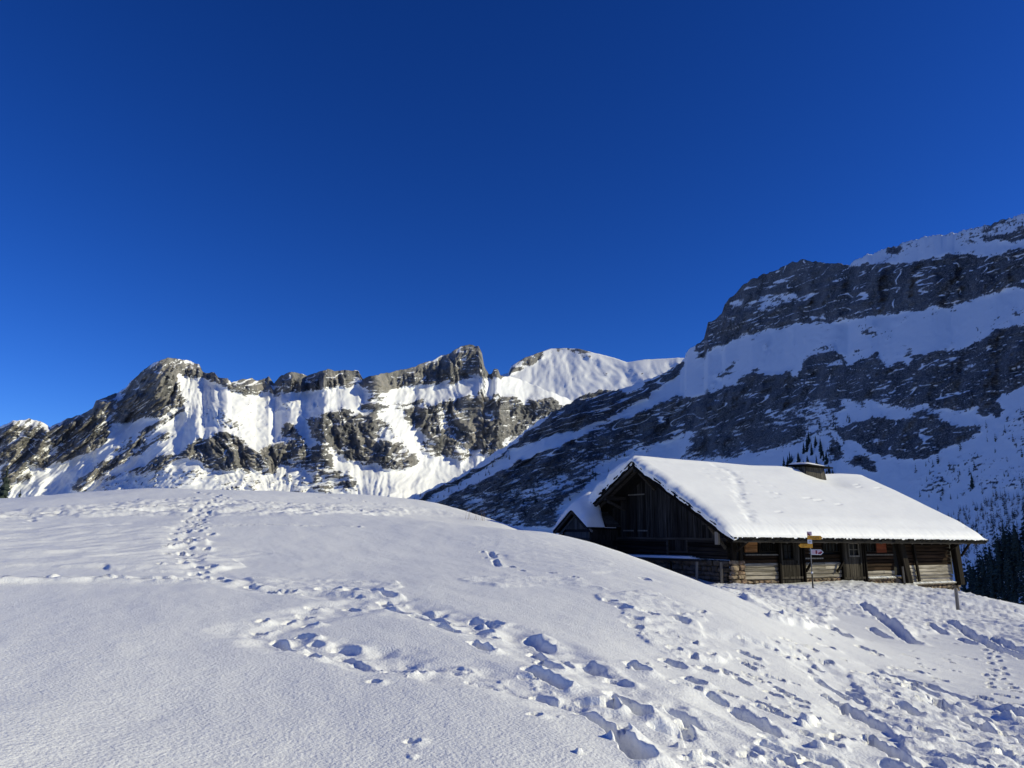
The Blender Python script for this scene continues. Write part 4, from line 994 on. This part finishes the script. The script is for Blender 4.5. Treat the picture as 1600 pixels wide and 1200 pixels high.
# --- gable: boards above, logs below
y = 0.03
while y < WY - .05:
    w = min(rh.uniform(.15, .25), WY - y)
    zt = min(zr(y), zr(y + w)) - .2
    zb = -.10 - rh.uniform(0, .05)
    if zt > zb + .1:
        b = MB(); o_ = rh.uniform(.0, .03)
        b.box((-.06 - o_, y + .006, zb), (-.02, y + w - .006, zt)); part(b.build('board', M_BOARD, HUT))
    y += w
b = MB(); b.prism([(-.018, .02, -.2), (-.018, WY - .02, -.2), (-.018, WY - .02, zr(WY) - .2), (-.018, RIDGE_Y, zr(RIDGE_Y) - .2), (-.018, .02, zr(0) - .2)], (.06, 0, 0)); part(b.build('gable_lining', M_HOLE, HUT))
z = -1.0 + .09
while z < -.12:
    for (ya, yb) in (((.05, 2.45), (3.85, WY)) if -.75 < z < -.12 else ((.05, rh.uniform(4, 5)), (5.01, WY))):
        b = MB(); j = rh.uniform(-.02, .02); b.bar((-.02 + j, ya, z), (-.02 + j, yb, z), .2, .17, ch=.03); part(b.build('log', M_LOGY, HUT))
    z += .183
b = MB(); b.box((.085, .05, -1.0), (.15, WY, -.1)); part(b.build('inner_wall', M_HOLE, HUT))
b = MB(); b.bar((-.1, .0, -.1), (-.1, WY, -.1), .1, .1); part(b.build('sill_beam', M_BEAM, HUT))
# gable window with shutter, lintels of the loft hatches
f = MB(); f.box((-.14, 2.45, -.75), (0, 2.55, -.16)); f.box((-.14, 3.75, -.95), (0, 3.88, -.16)); f.box((-.13, 2.55, -.75), (0, 3.75, -.68))
o = part(f.build('window', M_BEAM, HUT))
for k in range(6):
    g = MB(); ya = 2.56 + k * .198; g.box((-.06 - rh.uniform(0, .02), ya + .004, -.67), (-.02, ya + .194, -.17)); g.build('plank', M_BOARD, o)
for ya, yb, z in ((5.25, 5.95, .27), (6.3, 7.1, .27), (5.4, 6.65, 2.1)):
    b = MB(); b.box((-.13, ya, z - .035), (-.092, yb, z + .035)); part(b.build('batten', M_GREYPOST, HUT))
# ledge at the foot of the log wall, with snow on it
b = MB(); b.bar((-.16, 1.4, -1.06), (-.16, 7.4, -1.12), .34, .1); o = part(b.build('ledge', M_BEAM, HUT))
b = MB(); n = 26
for k in range(n):
    ya, yb = 1.5 + 5.8 * k / n, 1.5 + 5.8 * (k + 1) / n; h0 = .09 * min(1, k / 3, (n - k) / 3) + .01
    za, zb2 = -1.0 - .06 * (ya - 1.4) / 6, -1.0 - .06 * (yb - 1.4) / 6
    b.add([(-.34, ya, za), (-.34, yb, zb2), (-.12, yb, zb2), (-.12, ya, za), (-.30, ya, za + h0), (-.30, yb, zb2 + h0), (-.122, yb, zb2 + h0 * 1.3), (-.122, ya, za + h0 * 1.3)], [(0, 4, 5, 1), (4, 7, 6, 5), (0, 3, 7, 4), (1, 5, 6, 2)])
b.build('snow_line', M_ROOFSNOW, o)

# --- roof: deck, beams, shingle edge
b = MB()
for s in (-1, 1):
    ye = RIDGE_Y + s * 6.26
    prof = [(X0R, RIDGE_Y, 3.60), (xend(RIDGE_Y), RIDGE_Y, 3.60), (XE, ye, zr(ye)), (X0R, ye, zr(ye))]
    b.prism(prof, (0, 0, -.13))
ROOF = part(b.build('roof', M_SHINGLE, HUT))
b = MB()
for s in (-1, 1):                                      # ragged shingle ends along the near verge
    n = 46
    for k in range(n):
        d0 = 6.28 * k / n; d1 = 6.28 * (k + 1) / n
        ya, yb = RIDGE_Y + s * d0, RIDGE_Y + s * d1
        x0 = X0R - rh.uniform(.02, .13); t = rh.uniform(.02, .05)
        b.add([(x0, ya, zr(ya) + .004), (x0, yb, zr(yb) + .004 + rh.uniform(-.03, .02)), (X0R + .3, yb, zr(yb) + .004), (X0R + .3, ya, zr(ya) + .004), (x0, ya, zr(ya) + t), (x0, yb, zr(yb) + t), (X0R + .3, yb, zr(yb) + t), (X0R + .3, ya, zr(ya) + t)],
              [(0, 1, 2, 3), (7, 6, 5, 4), (0, 4, 5, 1), (1, 5, 6, 2), (3, 7, 4, 0)])
b.build('shingle_edge', M_SHINGLE, ROOF)
b = MB(); n = 150
for k in range(n):                                     # shingle ends along the front eave
    xa = X0R + (XE - X0R) * k / n; xb = X0R + (XE - X0R) * (k + 1) / n - .012
    y0 = -1.6 - rh.uniform(.03, .11); z0 = zr(-1.6) - rh.uniform(.0, .03)
    b.box((xa, y0, z0 - .03), (xb, -1.3, z0 + .045))
b.build('eave_shingles', M_SHINGLE, ROOF)
b = MB(); b.bar((X0R + .05, -1.52, zr(-1.6) - .16), (XE - .05, -1.52, zr(-1.6) - .16), .05, .06); part(b.build('eave_board', M_EAVE, HUT))
for s in (-1, 1):                                      # verge rafters
    for x, d, w in ((X0R + .09, .24, .13), (X0R + .5, .22, .1)):
        ye = RIDGE_Y + s * 6.15
        b = MB(); b.bar((x, RIDGE_Y, 3.6 - d), (x, ye, zr(ye) - d), .12, w); part(b.build('verge_rafter', M_BEAM if s > 0 else M_POST, HUT))
for k in range(22):                                    # rafter ends under the front eave
    x = -.6 + k * .88
    b = MB(); b.bar((x, -1.5, zr(-1.5) - .23), (x, .3, zr(.3) - .23), .11, .15); part(b.build('rafter', M_BEAM, HUT))
for y, z in ((RIDGE_Y, 3.22), (.12, zr(.12) - .36), (WY - .12, zr(WY) - .36), (7.0, zr(7.0) - .34), (2.3, zr(2.3) - .34)):
    b = MB(); b.bar((X0R + .1, y, z), (.1, y, z), .2, .22, ch=.02); part(b.build('purlin', M_EAVE, HUT))
for a, bb in (((-.08, 7.05, 1.35), (-1.2, 7.0, zr(7.0) - .5)), ((-.08, .15, -.5), (-1.1, .15, zr(.15) - .5)), ((-.08, RIDGE_Y, 2.3), (-1.1, RIDGE_Y, 3.1))):
    b = MB(); b.bar(a, bb, .12, .14, ch=.02); part(b.build('brace_or_shadow_bar', M_BEAM, HUT))
b = MB(); b.box((-1.36, -.62, -.32), (-1.26, -.42, .22)); part(b.build('hanging_post', M_GREYPOST, HUT))

# --- snow on the roof
nx, ns = 330, 250
tx = np.linspace(0, 1, nx) ** 1.0
sv = np.linspace(-1, 1, ns); yv = RIDGE_Y + 6.30 * sv
x0e = X0R - .10 - .14 * fbm(yv / .8, yv * 0 + .3, 18, 3)[:, None] * 1.8 - .03 * perlin(yv / .4, yv * 0 + .7, 19)[:, None]
XX = x0e + (np.array([xend(y) for y in yv])[:, None] - x0e) * tx[None]
YY = np.repeat(yv[:, None], nx, 1)
deck = 3.60 - PITCH * np.sqrt((YY - RIDGE_Y) ** 2 + .10) + .10 * PITCH
ZD = 3.60 - PITCH * np.abs(YY - RIDGE_Y)
ex = XX - x0e; ey = (6.30 - np.abs(YY - RIDGE_Y)); exr = np.array([xend(y) for y in yv])[:, None] - XX
wob = .12 * fbm(YY / .9, XX / 3, 21, 2) + .05 * fbm(YY / .3, XX, 22, 2)
rnd_e = lambda d, w: np.sqrt(np.clip(1 - (1 - np.clip(d / w, 0, 1)) ** 2, 0, 1))
side = np.where(YY < RIDGE_Y, rnd_e(ex + .5 * wob + .03, .62), rnd_e(ex + .4 * wob + .05, .30))
TH_ = (.36 + .26 * smooth(RIDGE_Y, RIDGE_Y + 1.6, YY) * (1 + .5 * fbm(YY / 1.1, XX / 2, 24, 2)) + .05 * fbm(XX / 4, YY / 3, 23, 3)) * side * rnd_e(ey, .5) * rnd_e(exr, .5)
eave = smooth(1.3, .1, ey) * (YY < RIDGE_Y)
TH_ += eave * side * (.035 * ridged(XX / .34 + YY * .5, YY / 1.1, 25, 3) + .012 * fbm(XX / .12, YY / .2, 26, 2)) - .15 * eave * side
TH_ += .012 * fbm(XX / 1.1, YY / .7, 27, 3) * side
sc_ = np.exp(-(((XX - 12.9) / 1.5) ** 2 + ((YY - 3.9) / 1.0) ** 2)); TH_ *= 1 - .85 * sc_
TH_ += .10 * np.exp(-(((XX - 9.4) / 1.6) ** 2 + ((YY - 4.5) / 1.2) ** 2))
# marks in the roof snow: a winding trail of slips and a few short slots
trail = np.array([(3.9, 4.3), (4.2, 3.6), (3.9, 3.0), (3.3, 2.3), (2.6, 1.6), (1.9, .9), (1.2, .2), (.8, -.4), (.5, -.9)])
cum = np.r_[0, np.cumsum(np.hypot(*np.diff(trail, axis=0).T))]
for k in range(60):
    s = cum[-1] * rh.random()
    px, py = np.interp(s, cum, trail[:, 0]) + rh.gauss(0, .16), np.interp(s, cum, trail[:, 1]) + rh.gauss(0, .12)
    d = np.hypot((XX - px) / rh.uniform(1.0, 2.2) + .6 * (YY - py), YY - py) + .05 * fbm(XX / .2, YY / .2, 28 + k, 2); TH_ -= rh.uniform(.012, .05) * (1 - smooth(.03, rh.uniform(.08, .18), d))
dt = np.min([seg_dist(*trail[k], *trail[k + 1], XX, YY)[0] for k in range(len(trail) - 1)], 0)
TH_ -= .035 * (1 - smooth(0, .4, dt + .2 * fbm(XX / .5, YY / .5, 29, 3)))
for k in range(26):
    px, py = rh.uniform(1.8, 6.0), rh.uniform(1.0, 3.8); d = np.hypot((XX - px) / 2.0, YY - py); TH_ -= .02 * (1 - smooth(.02, .12, d))
for px, py, l in ((7.2, 1.2, .35), (7.9, 1.05, .4), (9.1, .75, .3), (3.2, -.2, .22), (5.3, 1.5, .12), (14.6, 3.3, .3), (14.4, 3.0, .3), (16.1, 2.9, .35), (18.0, -.9, .12)):
    d = np.hypot(np.maximum(np.abs(XX - px) - l, 0), YY - py - .15 * (XX - px)); TH_ -= .05 * (1 - smooth(.01, .07, d))
TH_ = np.maximum(TH_, .012)
top = np.stack([XX, YY + .0 * YY, np.maximum(deck, ZD) + TH_], -1)
drp = smooth(.5, .0, ex) * (.10 + .12 * fbm(YY / .9, YY * 0 + .2, 17, 3))
bot = np.stack([XX + .05 * smooth(.4, 0, ex), YY, ZD + .008 - drp], -1)
ring = lambda A: np.concatenate([A[0, :], A[1:, -1], A[-1, -2::-1], A[-2:0:-1, 0]])
RS = grid_mesh('roof_snow', top[::-1], M_ROOFSNOW, parent=ROOF)
sk = np.stack([ring(top), ring(bot)], 0)
grid_mesh('snow_edge', sk, M_ROOFSNOW, wrap=True, parent=ROOF)

# --- chimney of boards with a tilted lid
CH = part(MB().box((11.25, 4.35, 2.9), (12.95, 5.15, 3.9)).build('chimney', M_HOLE, HUT))
def chim_pt(u, f, z):                                   # f: face 0 left(-x) 1 front(-y) 2 right 3 back; tapers upwards
    t = (z - 3.0) / 1.2; hx = .98 - .16 * t; hy = .62 - .12 * t; cx, cy = 12.1, 4.75
    return [(cx - hx, cy + hy * (1 - 2 * u), z), (cx - hx + 2 * hx * u, cy - hy, z), (cx + hx, cy - hy + 2 * hy * u, z), (cx + hx * (1 - 2 * u), cy + hy, z)][f]
for f, n in ((0, 5), (1, 8), (2, 5), (3, 8)):
    for k in range(n):
        u0, u1 = (k + .03) / n, (k + .97) / n; z0 = 2.9; z1 = 4.10 + rh.uniform(-.04, .0)
        q_ = [chim_pt(u0, f, z0), chim_pt(u1, f, z0), chim_pt(u1, f, z1), chim_pt(u0, f, z1)]
        nrm = [(-1, 0, .1), (0, -1, .1), (1, 0, .1), (0, 1, .1)][f]
        b = MB(); d = .03 + rh.uniform(0, .015); b.prism(q_, tuple(c * d for c in nrm)); b.build('board', M_CHIM, CH)
b = MB(); b.prism([(11.0, 3.80, 4.13), (13.15, 3.74, 4.04), (13.15, 5.42, 4.09), (11.0, 5.42, 4.18)], (0, 0, .07)); lid = b.build('lid', M_SHINGLE, CH)
b = MB(); n = 10
P_ = []
for i in range(n + 1):
    for j in range(n + 1):
        a, c = i / n, j / n; e = min(a, 1 - a, c, 1 - c); hh = .15 * min(1, e * 5) ** .6 * (1.1 - .4 * a)
        P_.append((11.05 + 1.85 * a, 3.9 + 1.48 * c, 4.198 + .05 * c - .068 * a + hh + rh.uniform(0, .01)))
b.add(P_, [(i * (n + 1) + j, (i + 1) * (n + 1) + j, (i + 1) * (n + 1) + j + 1, i * (n + 1) + j + 1) for i in range(n) for j in range(n)])
mo = b.build('lid_snow', M_ROOFSNOW, CH, True)
b = MB(); b.bar((10.5, 4.6, 3.75), (11.2, 4.6, 3.82), .4, .05); b.build('flashing_board', M_CHIM, CH)

# --- lean-to at the far corner of the gable, under its own small roof
AN = part(MB().box((-1.93, 7.66, -2.2), (-.0, 9.74, .28)).build('annex', M_HOLE, HUT))
AY, AZ_ = 8.65, 1.35
def za(y): return AZ_ - (.68 if y < AY else .68) * abs(y - AY)
k = 0
y = 7.62
while y < 9.76:
    w = min(rh.uniform(.16, .24), 9.78 - y); zt = min(za(y), za(y + w)) - .14
    b = MB(); b.box((-2.0 - rh.uniform(0, .015), y + .005, .30), (-1.945, y + w - .005, zt)); b.build('board', M_ANNEX, AN); y += w
for z in (-1.9, -1.58, -1.26, -.94, -.62, -.30, .02):
    b = MB(); b.box((-2.0 - rh.uniform(0, .015), 7.6, z - .155), (-1.945, 9.78, z + .145)); b.build('plank', M_ANNEX, AN)
for z in (-1.9, -1.6, -1.3, -1.0, -.7, -.4, -.1, .17):
    b = MB(); b.box((-1.94, 7.59 - rh.uniform(0, .015), z - .14), (-.1, 7.65, z + .14)); b.build('plank', M_BOARD, AN)
b = MB(); b.box((-1.25, 7.575, -.45), (-.85, 7.6, -.2)); b.build('hatch', M_HOLE, AN)
b = MB()
for s, ye in ((-1, 7.3), (1, 10.35)):
    b.prism([(-2.35, AY, AZ_), (-.02, AY, AZ_), (-.02, ye, za(ye)), (-2.35, ye, za(ye))], (0, 0, -.09))
b.build('annex_roof', M_SHINGLE, AN)
for s, ye in ((-1, 7.32), (1, 10.3)):
    b = MB(); b.bar((-2.3, AY, AZ_ - .16), (-2.3, ye, za(ye) - .16), .09, .1); b.build('verge_rafter', M_BEAM, AN)
    b = MB(); b.bar((-2.0, AY, AZ_ - .25), (-2.0, ye, za(ye) - .25), .07, .09); b.build('verge_rafter', M_GREYPOST, AN)
for k in range(6):                                      # bare rows of shingles beside the wall
    ya = 7.32 + k * .2
    b = MB(); b.prism([(-1.0 + .05 * k, ya, za(ya) + .012), (-.03, ya, za(ya) + .012), (-.03, ya + .23, za(ya + .23) + .006), (-1.0 + .05 * k, ya + .23, za(ya + .23) + .006)], (0, 0, .03)); b.build('shingle_row', M_ANNEX, AN)
na, nb = 40, 70
xa = np.linspace(-2.38, -.45, na); yb = np.linspace(7.28, 10.38, nb)
AX, AYY = np.meshgrid(xa, yb)
dz = AZ_ - .68 * np.sqrt((AYY - AY) ** 2 + .03) + .05
exa = AX + 2.38; eya = np.minimum(AYY - 7.28, 10.38 - AYY); xr = np.where(AYY < AY, -.75 - .45 * smooth(8.4, 7.3, AYY), -.45) - AX
ta = (.46 * rnd_e(exa + .1 * fbm(AYY / .5, AX, 61, 2), .4) * rnd_e(eya, .35) * np.where(AYY < AY, rnd_e(xr, .6), 1) + .02 * fbm(AX / .5, AYY / .5, 62, 2))
ta += .62 * np.exp(-((AX + 1.1) / .75) ** 2 - ((AYY - 8.45) / .8) ** 2) * rnd_e(exa, .6)
ta = np.where(xr < 0, -.06, np.maximum(ta, .01))
topa = np.stack([AX, AYY, dz + ta], -1)
grid_mesh('annex_snow', topa[::-1], M_ROOFSNOW, parent=AN)
bota = np.stack([AX, AYY, AZ_ - .68 * np.abs(AYY - AY) + .004], -1)
grid_mesh('annex_snow_edge', np.stack([ring(topa), ring(bota)], 0), M_ROOFSNOW, wrap=True, parent=AN)

# ------------------------------------------------------------------ signpost
def place(u, v):
    p = on_ground(u, v); return p[0], p[1], ground_z(p[0], p[1])
sx, sy, sz = place(1270.5, 921)
SIGN = empty('signpost', (sx, sy, sz - .05), -math.atan2(sx, sy) - R(4))
tag(SIGN, 'hiking signpost with yellow arrows and a pink arrow on a thin pole before the hut', 'signpost')
k_ = .955 * math.hypot(sx, sy) / FPX                                          # metres per photo pixel at the post
def zv(v): return (921 - v) * k_ + .05
MB().cyl((0, 0, -.25), (0, 0, zv(901)), .030, n=10).build('sleeve', M_BLACK, SIGN, True)
MB().cyl((0, 0, zv(901)), (0, 0, zv(839)), .021, n=10).build('pole', M_POLE, SIGN, True)
MB().cyl((0, 0, zv(899)), (0, 0, zv(896.5)), .040, n=10).build('clamp', M_WHITE, SIGN, True)
def arrow(x0, x1, v0, v1, m, tip, name, y=-.035, frame=None):
    z0, z1 = zv(v1), zv(v0); zm = (z0 + z1) / 2; L = (z1 - z0) * .5
    if tip > 0: pl = [(x0, z0), (x1 - L, z0), (x1, zm), (x1 - L, z1), (x0, z1)]
    elif tip < 0: pl = [(x0 + L, z0), (x1, z0), (x1, z1), (x0 + L, z1), (x0, zm)]
    else: pl = [(x0, z0), (x1, z0), (x1, z1), (x0, z1)]
    return MB().prism([(x, y, z) for x, z in pl], (0, -.012, 0)).build(name, m, SIGN)
def bar_(o, x0, x1, va, vb, m, y=-.0505, name='lettering'):
    MB().box((x0, y - .003, zv(vb)), (x1, y, zv(va))).build(name, m, o)
u2x = lambda u: (u - 1270.3) * k_
o = arrow(u2x(1267), u2x(1288.3), 844.3, 850, M_YEL, 1, 'yellow_arrow')
for ua, ub, va, vb in ((1271, 1277, 846.0, 846.7), (1277.8, 1283, 846.2, 846.8), (1274, 1280, 848.0, 848.6), (1281, 1283, 848.0, 848.6)): bar_(o, u2x(ua), u2x(ub), va, vb, M_PRINT)
o = arrow(u2x(1254), u2x(1273.7), 856.3, 862, M_YEL, -1, 'yellow_arrow')
for ua, ub, va, vb in ((1259, 1262, 857.8, 858.4), (1262.6, 1266, 857.8, 858.4), (1259, 1261.5, 860.0, 860.5)): bar_(o, u2x(ua), u2x(ub), va, vb, M_PRINT)
o = arrow(u2x(1267), u2x(1273.3), 850.2, 856.1, M_WHITE, 0, 'name_plate')
for va in (852.0, 853.4): bar_(o, u2x(1268.6), u2x(1272), va, va + .6, M_POLE)
o = arrow(u2x(1267), u2x(1273.6), 838.5, 844, M_PINK, 0, 'top_plate'); o['label'] = 'small red and white plate at the top of the pole'
MB().prism([(u2x(1267.3), -.052, zv(844)), (u2x(1272), -.052, zv(844)), (u2x(1267.3), -.052, zv(839.5))], (0, -.003, 0)).build('red_corner', M_CRIM, o)
o = arrow(u2x(1271), u2x(1288.3), 864.3, 872, M_WHITE, 1, 'pink_arrow'); o['label'] = 'white edged pink arrow with a dark red print'
L = 3.2
MB().prism([(u2x(x), -.0505, zv(v)) for x, v in ((1272, 871.1), (1284.3, 871.1), (1287, 868.2), (1284.3, 865.2), (1272, 865.2))], (0, -.003, 0)).build('pink_field', M_PINK, o)
MB().prism([(u2x(x), -.054, zv(v)) for x, v in ((1277.2, 870.9), (1278.8, 870.9), (1279.6, 868.4), (1279.2, 865.4), (1277.2, 865.4))], (0, -.003, 0)).build('print_mark', M_CRIM, o)
MB().prism([(u2x(x), -.054, zv(v)) for x, v in ((1280.4, 870.9), (1284.2, 870.9), (1286.6, 868.2), (1285, 866.4), (1283.4, 867.9), (1281.2, 868.6))], (0, -.003, 0)).build('print_mark', M_CRIM, o)
for v in (865.3, 870.2): MB().box((-.06, -.045, zv(v + .5)), (.06, .03, zv(v - .5))).build('bracket', M_POLE, SIGN)

# ------------------------------------------------------------------ stakes in the snow
def stake(u, v, h, w, lean, m, label, dx=0, dy=0):
    x, y, z = place(u, v)
    b = MB(); b.bar((0, 0, -.35), (lean[0], lean[1], h), w, w, up=(0, 1, 0), ch=w * .12)
    o = b.build('wooden_stake', m); o.location = (x + dx, y + dy, z)
    tag(o, label, 'stake', 'stakes around the hut'); return o
stake(1497, 954, .86, .10, (.0, 0), M_GREYPOST, 'grey wooden stake alone in the trodden snow right of the hut')
def hut_stake(a, b_, top, bot, w, m, label, lean=.0):
    x, y, _ = hut_world(a, b_, 0); z = ground_z(x, y); z = min(z, bot)
    b = MB(); b.bar((0, 0, -.3), (lean, 0, top - z), w, w * .6, up=(0, 1, 0), ch=w * .1)
    o = b.build('wooden_stake', m); o.location = (x, y, z); tag(o, label, 'stake', 'stakes around the hut')
hut_stake(11.95, -.75, -1.38, -2.2, .09, M_GREYPOST, 'pale stake leaning by the front wall under the red shutter', -.05)
hut_stake(-.55, 1.55, -1.12, -1.95, .11, M_GREYPOST, 'short grey stake propped against the stone wall below the gable window', .06)
hut_stake(-.45, .12, -1.08, -2.0, .11, M_GREYPOST, 'grey stake standing at the stone corner of the hut')
hut_stake(-.5, 3.2, -1.16, -1.6, .09, M_POST, 'dark short stake in the shaded snow under the gable ledge')

# ------------------------------------------------------------------ dry grass tuft on the knoll
x, y, z = place(742, 813)
b = MB(); rg = random.Random(5)
for k in range(16):
    a = rg.uniform(-.35, .35); c = rg.uniform(-.12, .12); h = rg.uniform(.2, .55); x0 = rg.uniform(-.5, .5)
    b.cyl((x0, 0, -.1), (x0 + a * h, c, h), .006, .002, 3)
o = b.build('dry_grass', M_STRAW); o.location = (x, y, z); tag(o, 'thin dry grass stalks poking through the snow on the knoll', 'grass', kind='stuff')

# ------------------------------------------------------------------ trees
def crown_mesh(seed, tiers, segs, spread, name, m, ragged=.45, thin=1.0, base=.08):
    """conifer of height 1: drooping ragged whorls with gaps"""
    rg = random.Random(seed); b = MB()
    for t in range(tiers):
        f = t / (tiers - 1); z = base + (1 - base) * f * .93
        rad = spread * (1 - f) ** .85 + .012
        for s in range(segs):
            if rg.random() < .16: continue
            a = 2 * math.pi * (s + rg.uniform(-.4, .4)) / segs + t * 1.7
            r = rad * rg.uniform(1 - ragged, 1.15); w = r * rg.uniform(.32, .55) * thin + .006
            dz = -.45 * r - rg.uniform(0, .02)
            c, sn = math.cos(a), math.sin(a); zz = z + rg.uniform(-.02, .02)
            tip = (c * r, sn * r, zz + dz); root = (0, 0, zz + .05 * (1 - f) + .02)
            l_ = (c * r * .55 - sn * w, sn * r * .55 + c * w, zz + dz * .75); r_ = (c * r * .55 + sn * w, sn * r * .55 - c * w, zz + dz * .75)
            low = (c * r * .5, sn * r * .5, zz + dz * .9 - .035)
            b.add([root, l_, tip, r_, low], [(0, 1, 2), (0, 2, 3), (1, 4, 2), (4, 3, 2), (0, 4, 1), (0, 3, 4)])
    b.cyl((0, 0, .9), (0, 0, 1.0), .012, .002, 4)
    me = bpy.data.meshes.new(name); me.from_pydata(b.v, [], b.f); me.update(); me.materials.append(m); return me
def trunk_mesh(name, m):
    b = MB(); b.cyl((0, 0, -.12), (0, 0, .95), .022, .003, 6)
    me = bpy.data.meshes.new(name); me.from_pydata(b.v, [], b.f); me.update(); me.materials.append(m); return me
CROWNS = [crown_mesh(s, 12, 8, .19 + .03 * (s % 3), 'spruce_crown', M_NEEDLE) for s in range(4)]
LARCH = [crown_mesh(20 + s, 10, 5, .17, 'larch_crown', M_NEEDLE2, .6, .5, .15) for s in range(2)]
TRUNK = trunk_mesh('trunk', M_BARK)
SMALL = [crown_mesh(40 + s, 6, 5, .23, 'small_spruce', M_NEEDLE) for s in range(3)] 
SMALL_L = [crown_mesh(50 + s, 6, 4, .17, 'small_larch', M_NEEDLE2, .6, .5, .15) for s in range(2)]
def link(o, parent=None):
    COL.objects.link(o)
    if parent: o.parent = parent
    return o
def tree(p, h, crowns, label, group, rg, name='spruce_tree', wide=1.0):
    r = bpy.data.objects.new(name, None); r.empty_display_size = 1; link(r)
    r.location = p; s = h * wide * rg.uniform(.8, 1.15); r.scale = (s, s, h); r.rotation_euler = (0, 0, rg.uniform(0, 6.28))
    tag(r, label, 'tree', group)
    link(bpy.data.objects.new('trunk', TRUNK), r); link(bpy.data.objects.new('crown', rg.choice(crowns)), r)
    return r
def small_tree(p, h, crowns, label, group, rg, name='small_spruce'):
    r = link(bpy.data.objects.new(name, rg.choice(crowns))); s = h * rg.uniform(.8, 1.2)
    r.location = p; r.scale = (s, s, h); r.rotation_euler = (0, 0, rg.uniform(0, 6.28)); tag(r, label, 'tree', group); return r
rt = random.Random(77)
def spots(poly, n, at, snow_only=False):
    xs = [p[0] for p in poly]; ys = [p[1] for p in poly]; out = []
    while len(out) < n:
        u, v = rt.uniform(min(xs), max(xs)), rt.uniform(min(ys), max(ys))
        if not bool(in_poly(np.array([u]), np.array([v]), poly)[0]): continue
        p, rk = at(u, v)
        out.append((u, v, p))
    return out
def px_h(p, px): return px * math.hypot(p[0], p[1]) / FPX
# spruces behind the chimney
for u, v, p in spots([(1212, 742), (1232, 712), (1262, 690), (1275, 690), (1296, 715), (1302, 745), (1280, 760), (1225, 755)], 46, near_at):
    tree(p, px_h(p, rt.uniform(8, 21)), CROWNS, 'dark spruce in the clump rising behind the chimney', 'spruces behind the chimney', rt)
for u, v, p in spots([(1262, 690), (1280, 660), (1330, 650), (1320, 720), (1300, 740)], 22, near_at):
    small_tree(p, px_h(p, rt.uniform(7, 15)), SMALL + SMALL_L, 'small sparse tree on the rocks above the chimney', 'small trees above the chimney', rt)
# the dark wood at the lower right
for u, v, p in sorted(spots([(1503, 960), (1513, 925), (1545, 885), (1600, 855), (1660, 845), (1660, 985)], 84, near_at), key=lambda q: q[1]):
    tree(p, px_h(p, rt.uniform(20, 46)), CROWNS, 'tall dark spruce in the wood below the hut on the right', 'spruces of the wood right of the hut', rt)
# trees scattered over the snow slope on the right
for u, v, p in spots([(1420, 745), (1480, 700), (1600, 640), (1600, 760), (1540, 800), (1440, 800)], 44, near_at):
    small_tree(p, px_h(p, rt.uniform(6, 15)), SMALL + SMALL_L, 'small tree scattered on the shaded snow slope right of the hut roof', 'trees on the snow slope right of the roof', rt)
p, _ = near_at(1519, 762); tree(p, px_h(p, 22), CROWNS, 'lone taller spruce on the shaded snow slope above the right end of the roof', None, rt)
# foot and crest of the spur
for u, v, p in spots([(640, 780), (720, 745), (800, 705), (806, 718), (730, 765), (660, 790)], 44, near_at):
    small_tree(p, px_h(p, rt.uniform(4, 9)), SMALL, 'tiny dark spruce along the low crest of the shaded spur', 'spruces along the spur crest', rt)
for u, v, p in spots([(770, 800), (800, 770), (960, 700), (980, 715), (900, 780), (830, 815)], 42, near_at):
    small_tree(p, px_h(p, rt.uniform(7, 13)), SMALL + SMALL_L, 'small bare larch on the shaded spur left of the hut gable', 'larches on the spur left of the gable', rt, 'small_larch')
# a spruce cut by the left edge, and a sapling beside it
x, y, z = P3(2, 800, 95); 
t = tree((x, y, z - 4), px_h((x, y), 70) + 3, CROWNS, 'large dark spruce standing beyond the snow crest at the left edge', None, rt, wide=1.35)
x, y, z = P3(28, 795, 100); tree((x, y, z - 2), px_h((x, y), 26) + 2, CROWNS, 'small spruce tip showing over the snow crest beside the large spruce', None, rt)
# the rest of the wood and the brush, as one mass each
def mass(name, poly, n, h0, h1, meshes, label, cat):
    V_, F_ = [], []; off = 0
    src = []
    for me in meshes:
        co = np.zeros(len(me.vertices) * 3); me.vertices.foreach_get('co', co); src.append((co.reshape(-1, 3), [tuple(p.vertices) for p in me.polygons]))
    for u, v, p in spots(poly, n, near_at):
        co, fs = rt.choice(src); h = px_h(p, rt.uniform(h0, h1)); a = rt.uniform(0, 6.28); c, s = math.cos(a), math.sin(a); w = h * rt.uniform(.8, 1.3)
        q = np.stack([(co[:, 0] * c - co[:, 1] * s) * w + p[0], (co[:, 0] * s + co[:, 1] * c) * w + p[1], co[:, 2] * h + p[2]], -1)
        V_.append(q); F_ += [tuple(i + off for i in f) for f in fs]; off += len(co)
    me = bpy.data.meshes.new(name); me.from_pydata(np.concatenate(V_).tolist(), [], F_); me.update(); me.materials.append(meshes[0].materials[0])
    o = bpy.data.objects.new(name, me); COL.objects.link(o); tag(o, label, cat, kind='stuff')
mass('forest', [(1490, 970), (1500, 905), (1545, 865), (1600, 835), (1900, 800), (1900, 1010)], 900, 10, 36, SMALL, 'dense dark spruce wood filling the lower slope at the right edge', 'forest')
mass('brush', [(1480, 880), (1470, 810), (1520, 790), (1600, 755), (1900, 720), (1900, 860), (1600, 860), (1530, 890)], 1300, 5, 15, SMALL_L, 'grey leafless brush on the shaded slope above the wood', 'brush')
